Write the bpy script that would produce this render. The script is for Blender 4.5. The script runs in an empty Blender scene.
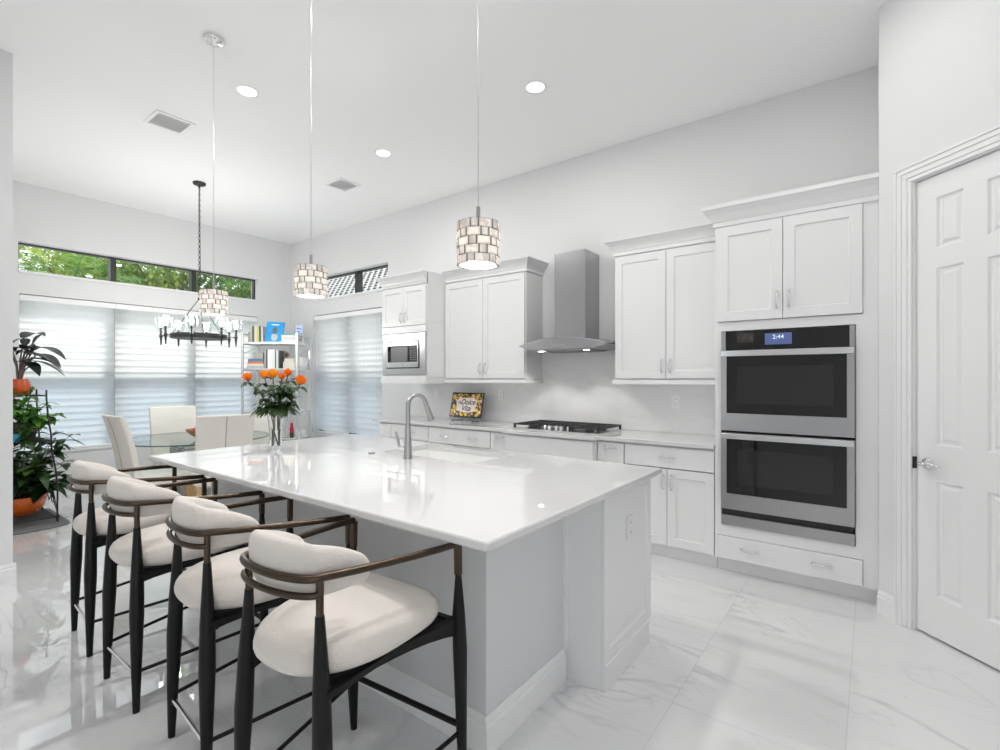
import bpy, bmesh, math, random
from mathutils import Vector, Matrix
random.seed(7)
PI = math.pi
sc = bpy.context.scene
COL = sc.collection

# ------------------------------------------------------------------ camera
A = math.atan2(372, 492)                       # camera heading, left of the +Y axis
FW = Vector((-math.sin(A), math.cos(A), 0)); RT = Vector((math.cos(A), math.sin(A), 0))
cam_d = bpy.data.cameras.new('camera'); cam = bpy.data.objects.new('camera', cam_d); COL.objects.link(cam)
cam.location = (0, 0, 1.40); cam.rotation_euler = (PI / 2, 0, A)
cam_d.sensor_width = 36; cam_d.lens = 492 * 36 / 1000; cam_d.shift_y = 0.003
cam_d.clip_start = 0.02; cam_d.clip_end = 200
sc.camera = cam

# ------------------------------------------------------------------ world, sun, exposure
W = bpy.data.worlds.new('world'); sc.world = W; W.use_nodes = True
nt = W.node_tree; nt.nodes.clear()
bg = nt.nodes.new('ShaderNodeBackground'); wo = nt.nodes.new('ShaderNodeOutputWorld')
bg.inputs[0].default_value = (0.93, 0.965, 1.0, 1); bg.inputs[1].default_value = 1.7
nt.links.new(bg.outputs[0], wo.inputs[0])
sun_d = bpy.data.lights.new('sun', 'SUN'); sun_d.energy = 4.2; sun_d.angle = 0.25; sun_d.color = (1, .96, .9)
sun = bpy.data.objects.new('sun', sun_d); COL.objects.link(sun)
sun.rotation_euler = Vector((.50, -.30, -.82)).to_track_quat('-Z', 'Y').to_euler()
sc.view_settings.view_transform = 'Standard'; sc.view_settings.look = 'None'
sc.view_settings.gamma = 1; sc.view_settings.exposure = 0.05; sc.view_settings.use_curve_mapping = False
sc.cycles.diffuse_bounces = 8; sc.cycles.max_bounces = 16; sc.cycles.transmission_bounces = 12
sc.cycles.transparent_max_bounces = 24; sc.cycles.sample_clamp_indirect = 6.0
sc.cycles.caustics_reflective = False; sc.cycles.caustics_refractive = False

# ------------------------------------------------------------------ materials
def mat(name, col, rough=.5, metal=0., **k):
    m = bpy.data.materials.new(name); m.use_nodes = True
    b = m.node_tree.nodes['Principled BSDF']
    b.inputs['Base Color'].default_value = (*col, 1); b.inputs['Roughness'].default_value = rough
    b.inputs['Metallic'].default_value = metal
    if 'emit' in k:
        b.inputs['Emission Color'].default_value = (*k.get('ecol', col), 1); b.inputs['Emission Strength'].default_value = k['emit']
    if 'trans' in k: b.inputs['Transmission Weight'].default_value = k['trans']
    if 'ior' in k: b.inputs['IOR'].default_value = k['ior']
    if 'coat' in k: b.inputs['Coat Weight'].default_value = k['coat']; b.inputs['Coat Roughness'].default_value = k.get('crough', .05)
    if 'spec' in k: b.inputs['Specular IOR Level'].default_value = k['spec']
    if 'sheen' in k: b.inputs['Sheen Weight'].default_value = k['sheen']
    return m

class N:
    """small node helper"""
    def __init__(s, m): s.t = m.node_tree; s.b = s.t.nodes['Principled BSDF']
    def n(s, typ, **k):
        o = s.t.nodes.new(typ)
        for a, v in k.items(): setattr(o, a, v)
        return o
    def l(s, a, b): s.t.links.new(a, b)
    def math(s, op, a, b=None, c=None):
        o = s.n('ShaderNodeMath', operation=op)
        for i, v in enumerate((a, b, c)):
            if v is None: continue
            if isinstance(v, (int, float)): o.inputs[i].default_value = v
            else: s.l(v, o.inputs[i])
        return o.outputs[0]
    def mixc(s, f, a, b, blend='MIX'):
        o = s.n('ShaderNodeMix', data_type='RGBA', blend_type=blend)
        for i, v in ((0, f), (6, a), (7, b)):
            if isinstance(v, (int, float)): o.inputs[i].default_value = v
            elif isinstance(v, tuple): o.inputs[i].default_value = (*v, 1)
            else: s.l(v, o.inputs[i])
        return o.outputs[2]
    def ramp(s, f, stops):
        o = s.n('ShaderNodeValToRGB'); e = o.color_ramp.elements
        while len(e) < len(stops): e.new(.5)
        for i, (p, c) in enumerate(stops): e[i].position = p; e[i].color = (*c, 1) if isinstance(c, tuple) else (c, c, c, 1)
        s.l(f, o.inputs[0]); return o.outputs[0]

def veins(h, co, rot, scl, scale, width, dist=1.4, detail=4.0):
    """0..1 mask of thin wandering veins"""
    mp = h.n('ShaderNodeMapping'); mp.inputs['Rotation'].default_value = (0, 0, rot); mp.inputs['Scale'].default_value = scl
    h.l(co, mp.inputs[0])
    nz = h.n('ShaderNodeTexNoise'); nz.inputs['Scale'].default_value = scale; nz.inputs['Detail'].default_value = detail
    nz.inputs['Roughness'].default_value = .55; nz.inputs['Distortion'].default_value = dist
    h.l(mp.outputs[0], nz.inputs['Vector'])
    d = h.math('ABSOLUTE', h.math('SUBTRACT', nz.outputs[0], .5))
    return h.ramp(d, [(0, 1.0), (width * .35, .55), (width, 0.0)])

def marble(name, base, vein, rough, tile=None, amount=.6, sc_=1.0, coat=0.):
    m = mat(name, base, rough, coat=coat, crough=.012); h = N(m)
    g = h.n('ShaderNodeTexCoord'); co = g.outputs['Object']
    grout = None
    if tile:
        tx, ty, ox, oy = tile
        sep = h.n('ShaderNodeSeparateXYZ'); h.l(co, sep.inputs[0])
        u = h.math('DIVIDE', h.math('SUBTRACT', sep.outputs[0], ox), tx); v = h.math('DIVIDE', h.math('SUBTRACT', sep.outputs[1], oy), ty)
        du = h.math('MULTIPLY', h.math('ABSOLUTE', h.math('SUBTRACT', h.math('FRACT', h.math('ADD', u, .5)), .5)), tx)
        dv = h.math('MULTIPLY', h.math('ABSOLUTE', h.math('SUBTRACT', h.math('FRACT', h.math('ADD', v, .5)), .5)), ty)
        grout = h.math('LESS_THAN', h.math('MINIMUM', du, dv), .0016)
        cb = h.n('ShaderNodeCombineXYZ'); h.l(h.math('FLOOR', u), cb.inputs[0]); h.l(h.math('FLOOR', v), cb.inputs[1])
        wn = h.n('ShaderNodeTexWhiteNoise', noise_dimensions='2D'); h.l(cb.outputs[0], wn.inputs['Vector'])
        sh = h.n('ShaderNodeVectorMath', operation='SCALE'); h.l(wn.outputs['Color'], sh.inputs[0]); sh.inputs['Scale'].default_value = .18
        ad = h.n('ShaderNodeVectorMath', operation='ADD'); h.l(co, ad.inputs[0]); h.l(sh.outputs[0], ad.inputs[1]); co = ad.outputs[0]
    v1 = veins(h, co, .45, (.5 * sc_, 1.5 * sc_, 1.5 * sc_), .8, .020)
    v2 = veins(h, co, .75, (.7 * sc_, 2.2 * sc_, 2.2 * sc_), 1.5, .014)
    cl = h.n('ShaderNodeTexNoise'); cl.inputs['Scale'].default_value = 1.1 * sc_; cl.inputs['Detail'].default_value = 3; h.l(co, cl.inputs['Vector'])
    gate = h.ramp(cl.outputs[0], [(.44, 0.0), (.62, 1.0)])
    f = h.math('MULTIPLY', h.math('ADD', h.math('MULTIPLY', v1, 1.0), h.math('MULTIPLY', v2, .6)), h.math('MULTIPLY', h.math('ADD', gate, .10), amount))
    f = h.math('MINIMUM', f, 1.0)
    soft = h.ramp(cl.outputs[0], [(.3, tuple(c * .955 for c in base)), (.7, base)])
    c = h.mixc(f, soft, vein)
    if grout is not None: c = h.mixc(h.math('MULTIPLY', grout, .40), c, (.42, .42, .42))
    h.l(c, h.b.inputs['Base Color'])
    return m

def noisebump(m, scale, strength, dist=.002):
    h = N(m); nz = h.n('ShaderNodeTexNoise'); nz.inputs['Scale'].default_value = scale; nz.inputs['Detail'].default_value = 3
    g = h.n('ShaderNodeTexCoord'); h.l(g.outputs['Object'], nz.inputs['Vector'])
    bp = h.n('ShaderNodeBump'); bp.inputs['Strength'].default_value = strength; bp.inputs['Distance'].default_value = dist
    h.l(nz.outputs[0], bp.inputs['Height']); h.l(bp.outputs[0], h.b.inputs['Normal']); return m

def brushed(m, scl):
    h = N(m); g = h.n('ShaderNodeTexCoord'); mp = h.n('ShaderNodeMapping'); mp.inputs['Scale'].default_value = scl
    h.l(g.outputs['Object'], mp.inputs[0]); nz = h.n('ShaderNodeTexNoise'); nz.inputs['Scale'].default_value = 6; h.l(mp.outputs[0], nz.inputs['Vector'])
    h.l(h.math('ADD', h.math('MULTIPLY', nz.outputs[0], .07), m.node_tree.nodes['Principled BSDF'].inputs['Roughness'].default_value - .035), h.b.inputs['Roughness'])
    return m

def glass_pane(name, tint=(1, 1, 1), refl=.08):
    m = bpy.data.materials.new(name); m.use_nodes = True; t = m.node_tree; t.nodes.clear()
    o = t.nodes.new('ShaderNodeOutputMaterial'); mx = t.nodes.new('ShaderNodeMixShader'); tr = t.nodes.new('ShaderNodeBsdfTransparent')
    gl = t.nodes.new('ShaderNodeBsdfGlossy'); fr = t.nodes.new('ShaderNodeFresnel'); ge = t.nodes.new('ShaderNodeNewGeometry'); mt = t.nodes.new('ShaderNodeMath'); mt.operation = 'MULTIPLY_ADD'; mt.inputs[1].default_value = 1 / 1.45 - 1.45; mt.inputs[2].default_value = 1.45
    t.links.new(ge.outputs['Backfacing'], mt.inputs[0]); t.links.new(mt.outputs[0], fr.inputs[0])
    tr.inputs[0].default_value = (*tint, 1); gl.inputs[1].default_value = .02
    t.links.new(fr.outputs[0], mx.inputs[0]); t.links.new(tr.outputs[0], mx.inputs[1]); t.links.new(gl.outputs[0], mx.inputs[2]); t.links.new(mx.outputs[0], o.inputs[0])
    return m

def translucent(name, col, amt, rough=.4):
    m = bpy.data.materials.new(name); m.use_nodes = True; t = m.node_tree
    b = t.nodes['Principled BSDF']; b.inputs['Base Color'].default_value = (*col, 1); b.inputs['Roughness'].default_value = rough
    o = t.nodes['Material Output']; mx = t.nodes.new('ShaderNodeMixShader'); tr = t.nodes.new('ShaderNodeBsdfTranslucent')
    tr.inputs[0].default_value = (*col, 1); mx.inputs[0].default_value = amt
    t.links.new(b.outputs[0], mx.inputs[1]); t.links.new(tr.outputs[0], mx.inputs[2]); t.links.new(mx.outputs[0], o.inputs[0]); return m

def leafmat(name, c1, c2, rough=.45, scale=9., tr=.25):
    m = translucent(name, c1, tr, rough); h = N(m)
    g = h.n('ShaderNodeTexCoord'); nz = h.n('ShaderNodeTexNoise'); nz.inputs['Scale'].default_value = scale
    h.l(g.outputs['Object'], nz.inputs['Vector'])
    c = h.ramp(nz.outputs[0], [(.35, c1), (.65, c2)]); h.l(c, h.b.inputs['Base Color'])
    for n_ in m.node_tree.nodes:
        if n_.type == 'BSDF_TRANSLUCENT': h.l(c, n_.inputs[0])
    return m

M = dict(
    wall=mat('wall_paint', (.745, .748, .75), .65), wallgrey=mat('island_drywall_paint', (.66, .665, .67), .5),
    ceil=mat('ceiling_paint', (.93, .93, .93), .7), cab=mat('cabinet_lacquer', (.785, .787, .787), .32), trim=mat('trim_paint', (.80, .80, .80), .35),
    keygrey=mat('keypad_plastic', (.25, .25, .25), .8), toe=mat('toe_kick_board', (.80, .80, .80), .5),
    steel=brushed(mat('brushed_stainless', (.44, .44, .445), .30, 1.), (1, 1, 40)), steelh=brushed(mat('hood_stainless', (.44, .44, .45), .26, 1.), (40, 40, 1)),
    steelb=mat('bright_steel', (.78, .78, .78), .16, 1.), nickel=mat('brushed_nickel', (.42, .42, .42), .33, 1.), chrome=mat('chrome', (.82, .82, .82), .08, 1.),
    darkchrome=mat('pewter', (.62, .61, .60), .16, 1.), blackglass=mat('black_oven_glass', (.008, .008, .009), .04, spec=.5), ovenin=mat('oven_window_tint', (.018, .018, .019), .06),
    blackpl=mat('black_enamel', (.012, .012, .013), .25), iron=mat('cast_iron', (.025, .025, .027), .55), wrought=mat('wrought_iron', (.02, .02, .022), .45),
    blackfr=mat('black_window_frame', (.03, .033, .036), .4), blackwood=mat('black_stained_wood', (.006, .006, .006), .42, spec=.25), bronze=mat('bronze_metal', (.085, .064, .048), .34, 1.),
    boucle=noisebump(mat('cream_boucle', (.68, .635, .59), .92, sheen=.25), 170, .55, .004), leather=noisebump(mat('ivory_leather', (.78, .745, .69), .42), 60, .12),
    oak=mat('pale_oak', (.56, .36, .17), .45), glass=mat('clear_glass', (1, 1, 1), .0, trans=1., ior=1.45), pane=glass_pane('window_glass', (.96, .98, .98)),
    tableglass=glass_pane('table_glass', (.84, .92, .91)), water=mat('water', (.98, 1, 1), 0, trans=1., ior=1.33),
    blind=translucent('blind_slat_vinyl', (.96, .965, .975), .85, .35), white=mat('white_plastic', (.88, .88, .88), .35), porcelain=mat('white_porcelain', (.86, .86, .85), .15, coat=.5),
    orange=mat('orange_glaze', (.85, .16, .015), .22, coat=.4), orangered=mat('orange_striped_glaze', (.75, .12, .03), .3), soil=noisebump(mat('soil', (.05, .035, .025), .95), 40, .8, .01),
    leafdk=leafmat('dark_leaf', (.010, .022, .012), (.03, .055, .02), .35, 6, .12), leafmid=leafmat('green_leaf', (.07, .24, .03), (.22, .44, .08), .4, 7, .35),
    leafmix=leafmat('ficus_leaf', (.018, .05, .018), (.06, .13, .025), .35, 5, .2), leafalo=leafmat('alocasia_leaf', (.012, .016, .014), (.035, .045, .035), .3, 8, .08),
    rosegreen=leafmat('rose_leaf', (.02, .055, .018), (.055, .11, .03), .4, 14, .2), stem=mat('green_stem', (.06, .12, .03), .5), stembr=mat('brown_stem', (.16, .12, .08), .6),
    petal=translucent('orange_petal', (.95, .25, .01), .3, .5), petaly=translucent('amber_petal', (.98, .38, .02), .3, .5),
    slate=noisebump(mat('grey_mat', (.20, .20, .205), .8), 40, .4), outlet=mat('outlet_plate', (.90, .90, .90), .3), slot=mat('outlet_slot', (.1, .1, .1), .5),
    bulb=mat('warm_bulb', (1, .9, .75), .4, emit=9., ecol=(1, .80, .55)), bulbc=mat('frosted_bulb', (1, .97, .9), .4, emit=6, ecol=(1, .93, .80)),
    led=mat('downlight_diffuser', (1, 1, 1), .4, emit=6., ecol=(1, .98, .95)), hoodled=mat('hood_lamp', (1, 1, 1), .4, emit=8., ecol=(1, .97, .92)),
    display=mat('oven_display', (.10, .13, .30), .2, emit=.13, ecol=(.16, .22, .62)), digit=mat('display_digit', (.8, .88, 1), .3, emit=.55, ecol=(.75, .85, 1)),
    bowl=mat('brown_wood_bowl', (.42, .20, .09), .4), fruit=mat('red_fruit', (.55, .03, .02), .3), teal=mat('teal_cover', (.02, .36, .50), .4),
    shelfm=mat('silver_shelf_metal', (.70, .70, .70), .35, .6), bark=noisebump(mat('tree_bark', (.20, .15, .11), .9), 12, .8, .03),
    screen=glass_pane('insect_screen', (.78, .83, .88)),
    patio=noisebump(mat('pale_paving', (.55, .55, .53), .8), 6, .3), stucco=mat('neighbour_stucco', (.80, .79, .76), .8), rooftile=mat('pale_roof_tile', (.36, .36, .36), .7), rooflap=mat('roof_tile_joint', (.09, .09, .095), .8),
    mosaic=None, soot=mat('dark_burner', (.03, .03, .03), .5))
M['floor'] = marble('polished_marble_tile', (.78, .78, .785), (.48, .48, .49), .016, tile=(.608, 1.216, -.08, .93), amount=.62, coat=.5)
M['quartz'] = marble('white_quartz', (.69, .69, .69), (.62, .62, .61), .03, amount=.22, sc_=1.3, coat=.3)
M['splash'] = marble('backsplash_marble', (.86, .86, .86), (.62, .62, .62), .12, amount=.4, sc_=1.6)
ms = mat('stacked_stone', (.6, .6, .6), .7); h = N(ms); g = h.n('ShaderNodeTexCoord'); br = h.n('ShaderNodeTexBrick')
br.inputs['Scale'].default_value = 9; br.inputs['Color1'].default_value = (.62, .62, .61, 1); br.inputs['Color2'].default_value = (.33, .33, .33, 1); br.inputs['Mortar'].default_value = (.12, .12, .12, 1)
mp = h.n('ShaderNodeMapping'); mp.inputs['Rotation'].default_value = (PI / 2, 0, 0); h.l(g.outputs['Object'], mp.inputs[0]); h.l(mp.outputs[0], br.inputs['Vector']); h.l(br.outputs[0], h.b.inputs['Base Color'])
M['mosaic'] = ms

# crystal blocks of the pendants: cut glass that scatters
M['crystal'] = translucent('cut_crystal', (.97, .95, .94), .62, .08)
h = N(M['crystal']); g = h.n('ShaderNodeTexCoord'); vo = h.n('ShaderNodeTexVoronoi'); vo.inputs['Scale'].default_value = 42; h.l(g.outputs['Object'], vo.inputs['Vector'])
sp = h.n('ShaderNodeSeparateColor'); h.l(vo.outputs['Color'], sp.inputs[0]); c = h.ramp(sp.outputs[0], [(0, (.72, .69, .67)), (.45, (.93, .90, .88)), (1, (.98, .97, .96))]); h.l(c, h.b.inputs['Base Color'])
for n_ in h.t.nodes:
    if n_.type == 'BSDF_TRANSLUCENT': h.l(c, n_.inputs[0])

# ------------------------------------------------------------------ mesh helpers
def box(bm, x0, x1, y0, y1, z0, z1):
    v = [bm.verts.new((x, y, z)) for x in (x0, x1) for y in (y0, y1) for z in (z0, z1)]
    for f in ((0, 1, 3, 2), (4, 6, 7, 5), (0, 4, 5, 1), (2, 3, 7, 6), (0, 2, 6, 4), (1, 5, 7, 3)): bm.faces.new([v[i] for i in f])
    return v

def obox(bm, c, sx, sy, sz, rot=None):
    v = box(bm, -sx / 2, sx / 2, -sy / 2, sy / 2, -sz / 2, sz / 2)
    for q in v: q.co = (rot @ q.co if rot else q.co) + Vector(c)
    return v

def ringloft(bm, rings, cap0=True, cap1=True, closed=True):
    vs = [[bm.verts.new(p) for p in r] for r in rings]
    n = len(vs[0])
    for a, b in zip(vs, vs[1:]):
        for i in range(n if closed else n - 1): bm.faces.new((a[i], a[(i + 1) % n], b[(i + 1) % n], b[i]))
    if cap0 and closed: bm.faces.new(list(reversed(vs[0])))
    if cap1 and closed: bm.faces.new(vs[-1])
    return vs

def tube(bm, pts, r, seg=10, caps=True, sq=None, closed=False):
    """sweep a circle (or a rectangle sq=(w,h), w sideways) along pts; r number or list"""
    pts = [Vector(p) for p in pts]; n = len(pts); rr = r if isinstance(r, (list, tuple)) else [r] * n
    rings = []; prev = None
    for i, p in enumerate(pts):
        if closed: d = pts[(i + 1) % n] - pts[i - 1]
        else: d = pts[min(i + 1, n - 1)] - pts[max(i - 1, 0)]
        d.normalize()
        if prev is None: s = d.cross(Vector((0, 0, 1))); s = s if s.length > .05 else d.cross(Vector((0, 1, 0)))
        else: s = prev - d * prev.dot(d)
        s.normalize(); prev = s; u = s.cross(d)
        if sq: ring = [p + s * (a * sq[0] / 2) + u * (b * sq[1] / 2) for a, b in ((-1, -1), (1, -1), (1, 1), (-1, 1))]
        else: ring = [p + s * (math.cos(2 * PI * k / seg) * rr[i]) + u * (math.sin(2 * PI * k / seg) * rr[i]) for k in range(seg)]
        rings.append(ring)
    if closed: rings.append(rings[0]); ringloft(bm, rings, False, False)
    else: ringloft(bm, rings, caps, caps)

def lathe(bm, prof, seg=24, c=(0, 0, 0), caps=True):
    rings = [[(c[0] + r * math.cos(2 * PI * k / seg), c[1] + r * math.sin(2 * PI * k / seg), c[2] + z) for k in range(seg)] for r, z in prof]
    ringloft(bm, rings, caps, caps)

def prism(bm, poly, z0, z1):
    ringloft(bm, [[(x, y, z0) for x, y in poly], [(x, y, z1) for x, y in poly]])

def xprofile(bm, prof, x0, x1):
    """extrude a (y,z) outline along x"""
    ringloft(bm, [[(x0, y, z) for y, z in prof], [(x1, y, z) for y, z in prof]])

def sphere(bm, c, r, sx=1, sy=1, sz=1, u=16, v=10):
    mtx = Matrix.Translation(c) @ Matrix.Diagonal((r * sx, r * sy, r * sz, 1)); bmesh.ops.create_uvsphere(bm, u_segments=u, v_segments=v, radius=1, matrix=mtx)

def leaf(bm, base, d, L, w, droop=.3, fold=.18, up=Vector((0, 0, 1)), n=5):
    d = Vector(d).normalized(); s = d.cross(up); s = s if s.length > .05 else d.cross(Vector((1, 0, 0))); s.normalize(); u = s.cross(d)
    rows = []
    for i in range(n + 1):
        t = i / n; c = Vector(base) + d * (L * t) - Vector((0, 0, 1)) * (droop * L * t * t); ww = w * .5 * math.sin(PI * min(1, .06 + t * .94)) ** .75 * (1.15 - .4 * t)
        if i == n: ww = w * .02
        rows.append((bm.verts.new(c - s * ww + u * (fold * ww)), bm.verts.new(c), bm.verts.new(c + s * ww + u * (fold * ww))))
    for a, b in zip(rows, rows[1:]):
        bm.faces.new((a[0], a[1], b[1], b[0])); bm.faces.new((a[1], a[2], b[2], b[1]))

def B(): return bmesh.new()

def finish(name, bm, m, smooth=False, bevel=0, seg=2, sub=0, autos=None):
    bmesh.ops.recalc_face_normals(bm, faces=bm.faces)
    me = bpy.data.meshes.new(name); bm.to_mesh(me); bm.free()
    for x in (m if isinstance(m, (list, tuple)) else [m]): me.materials.append(x)
    o = bpy.data.objects.new(name, me); COL.objects.link(o)
    if smooth:
        for p in me.polygons: p.use_smooth = True
        me.set_sharp_from_angle(angle=math.radians(autos or 50))
    if bevel:
        b = o.modifiers.new('bevel', 'BEVEL'); b.width = bevel; b.segments = seg; b.limit_method = 'ANGLE'; b.angle_limit = math.radians(40)
        b.harden_normals = False
    if sub:
        s = o.modifiers.new('sub', 'SUBSURF'); s.levels = sub; s.render_levels = sub
    return o

class Thing:
    """an Empty at the thing's base; parts are built in world coordinates (world=True) or in the thing's own"""
    def __init__(s, name, label, cat, loc=(0, 0, 0), rz=0., group=None, world=False):
        s.o = bpy.data.objects.new(name, None); COL.objects.link(s.o); s.o.empty_display_size = .1
        s.o.location = loc; s.o.rotation_euler = (0, 0, rz); s.o['label'] = label; s.o['category'] = cat
        if group: s.o['group'] = group
        s.off = Vector(loc) if world else None
    def part(s, name, bm, m, parent=None, label=None, **k):
        if s.off is not None: bmesh.ops.translate(bm, verts=bm.verts, vec=-s.off)
        o = finish(name, bm, m, **k); o.parent = parent or s.o
        if label: o['label'] = label
        return o

def tag(o, label, cat, group=None):
    o['label'] = label; o['category'] = cat
    if group: o['group'] = group
    return o

def solo(name, bm, m, label, cat, loc=None, rz=0., group=None, **k):
    """a thing that is one mesh. loc None: built in world coordinates, origin moved to its base"""
    if loc is None:
        vs = [v.co for v in bm.verts]
        loc = Vector(((min(v.x for v in vs) + max(v.x for v in vs)) / 2, (min(v.y for v in vs) + max(v.y for v in vs)) / 2, min(v.z for v in vs)))
        bmesh.ops.translate(bm, verts=bm.verts, vec=-loc)
    o = finish(name, bm, m, **k); o.location = loc; o.rotation_euler = (0, 0, rz)
    return tag(o, label, cat, group)

def struct(name, bm, m, parent=None, **k):
    o = finish(name, bm, m, **k)
    if parent: o.parent = parent
    else: o['kind'] = 'structure'
    return o

def copy_tree(o, parent=None):
    c = o.copy(); COL.objects.link(c)
    if parent: c.parent = parent
    for ch in list(o.children): copy_tree(ch, c)
    return c

def dup(o, label, loc, rz=None):
    c = copy_tree(o); c.location = loc; c['label'] = label
    if rz is not None: c.rotation_euler = (0, 0, rz)
    return c

# ------------------------------------------------------------------ the room
XW, YB, ZC = -7.70, 4.41, 3.62        # window wall, back wall, ceiling
bm = B(); box(bm, -7.95, 3.4, -5.2, 4.7, -.12, 0); struct('floor', bm, M['floor'])
bm = B(); box(bm, -7.95, 3.4, -5.2, 4.7, ZC, ZC + .2); struct('ceiling', bm, M['ceil'])

def holed(bm, axis, a0, a1, b0, b1, z0, z1, holes):
    """wall slab between b0..b1 (thickness) along a0..a1 with rectangular holes (h0,h1,zz0,zz1) of equal span stacked"""
    def bx(p, q, z_, Z_):
        if q - p < 1e-4 or Z_ - z_ < 1e-4: return
        if axis == 'y': box(bm, b0, b1, p, q, z_, Z_)
        else: box(bm, p, q, b0, b1, z_, Z_)
    cuts = sorted({a0, a1, *[x for h_ in holes for x in h_[:2]]})
    for p, q in zip(cuts, cuts[1:]):
        z = z0
        for h_ in sorted([h_ for h_ in holes if h_[0] < (p + q) / 2 < h_[1]], key=lambda t: t[2]):
            bx(p, q, z, h_[2]); z = h_[3]
        bx(p, q, z, z1)
    bmesh.ops.remove_doubles(bm, verts=bm.verts, dist=1e-5)

LW = (1.16, 3.87, .54, 2.36); LT = (1.152, 3.88, 2.62, 2.955)
RW = (-7.03, -5.36, .54, 2.38); RTN = (-7.03, -5.24, 2.62, 2.975)
bm = B(); holed(bm, 'y', .4, 4.65, XW - .22, XW, 0, ZC, [LW, LT]); struct('wall_left', bm, M['wall'])
bm = B(); holed(bm, 'x', XW, .034, YB, YB + .22, 0, ZC, [RW, RTN]); struct('wall_back', bm, M['wall'])
bm = B(); box(bm, XW - .2, -4.69, .40, .675, 0, ZC); box(bm, -4.84, -4.69, -5.2, .40, 0, ZC); struct('wall_partition', bm, M['wall'])
# pantry: short return beside the oven cabinet, then the diagonal wall with the door
P0 = Vector((.034, 3.715, 0)); DD = Vector((math.sqrt(.5), -math.sqrt(.5), 0)); NN = Vector((-math.sqrt(.5), -math.sqrt(.5), 0))
DS0, DW, DH = (.181 - .034) / math.sqrt(.5), .605, 2.492          # door: start along the wall, width, height
def diag(bm, s0, s1, n0, n1, z0, z1):
    vs = box(bm, s0, s1, n0, n1, z0, z1)
    for q in vs: q.co = P0 + DD * q.co.x + NN * q.co.y + Vector((0, 0, q.co.z))
    return vs
bm = B(); box(bm, .034, .14, 3.715, YB + .22, 0, ZC)
diag(bm, 0, DS0, -.12, 0, 0, ZC); diag(bm, DS0 + DW, 2.4, -.12, 0, 0, ZC); diag(bm, DS0, DS0 + DW, -.12, 0, DH, ZC); struct('wall_right', bm, M['wall'])
bm = B(); e = P0 + DD * 2.4; holed(bm, 'y', -5.2, e.y, e.x, e.x + .15, 0, ZC, [(-4.6, -.2, 0, 2.9)]); struct('wall_far_right', bm, M['wall'])  # unseen side wall; its opening is added to light the island end
# wall behind the camera with an opening added to light the near side of the room
bm = B(); holed(bm, 'x', -4.84, e.x + .15, -5.4, -5.2, 0, ZC, [(-4.2, -2.9, 0, 2.2)]); struct('wall_front', bm, M['wall'])
bm = B(); box(bm, .14, e.x + .15, YB, YB + .22, 0, ZC); box(bm, e.x, e.x + .15, e.y, YB, 0, ZC); struct('wall_pantry', bm, M['wall'])

# baseboards: a flat board with a stepped moulded top
def bb_profile(d=.016, hgt=.135): return [(0, 0), (-d, 0), (-d, hgt * .72), (-d * .7, hgt * .78), (-d * .75, hgt * .86), (-d * .3, hgt), (0, hgt)]
def bb_run(bm, p, q, n, d=.016, hgt=.135):
    p, q, n = Vector(p), Vector(q), Vector(n)
    ringloft(bm, [[w + n * (-y) + Vector((0, 0, z)) for y, z in bb_profile(d, hgt)] for w in (p, q)])
bm = B(); bb_run(bm, (XW, .675, 0), (XW, YB, 0), (1, 0, 0)); struct('baseboard_left', bm, M['trim'])
bm = B(); bb_run(bm, (XW, YB, 0), (-4.48, YB, 0), (0, -1, 0)); struct('baseboard_back', bm, M['trim'])
bm = B(); bb_run(bm, (-4.69, .691, 0), (-4.69, -5.1, 0), (1, 0, 0)); bb_run(bm, (-4.69, .675, 0), (XW, .675, 0), (0, 1, 0)); struct('baseboard_partition', bm, M['trim'])
bm = B(); bb_run(bm, P0, P0 + DD * (DS0 - .092), NN); bb_run(bm, P0 + DD * (DS0 + DW + .092), P0 + DD * 2.38, NN); struct('baseboard_right', bm, M['trim'])

# door casing (stepped) and door
bm = B()
def casing(bm, s0, s1, z0, z1, flip=False, head=False):
    for k, (w0, w1, t) in enumerate(((0, .022, .012), (.022, .052, .016), (.052, .078, .021), (.078, .092, .026))):
        if head: diag(bm, s0 - w1, s1 + w1, 0, t, z0 + w0, z0 + w1)
        elif not flip: diag(bm, s0 - w1, s0 - w0, 0, t, z0, z1 + w0)
        else: diag(bm, s0 + w0, s0 + w1, 0, t, z0, z1 + w0)
casing(bm, DS0, 0, 0, DH); casing(bm, DS0 + DW, 0, 0, DH, flip=True); casing(bm, DS0, DS0 + DW, DH, 0, head=True)
diag(bm, DS0 - .001, DS0 + .006, -.12, 0, 0, DH); diag(bm, DS0 + DW - .006, DS0 + DW + .001, -.12, 0, 0, DH); diag(bm, DS0, DS0 + DW, -.12, 0, DH - .006, DH + .001)
struct('trim_1', bm, M['trim'], bevel=.003)

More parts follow.
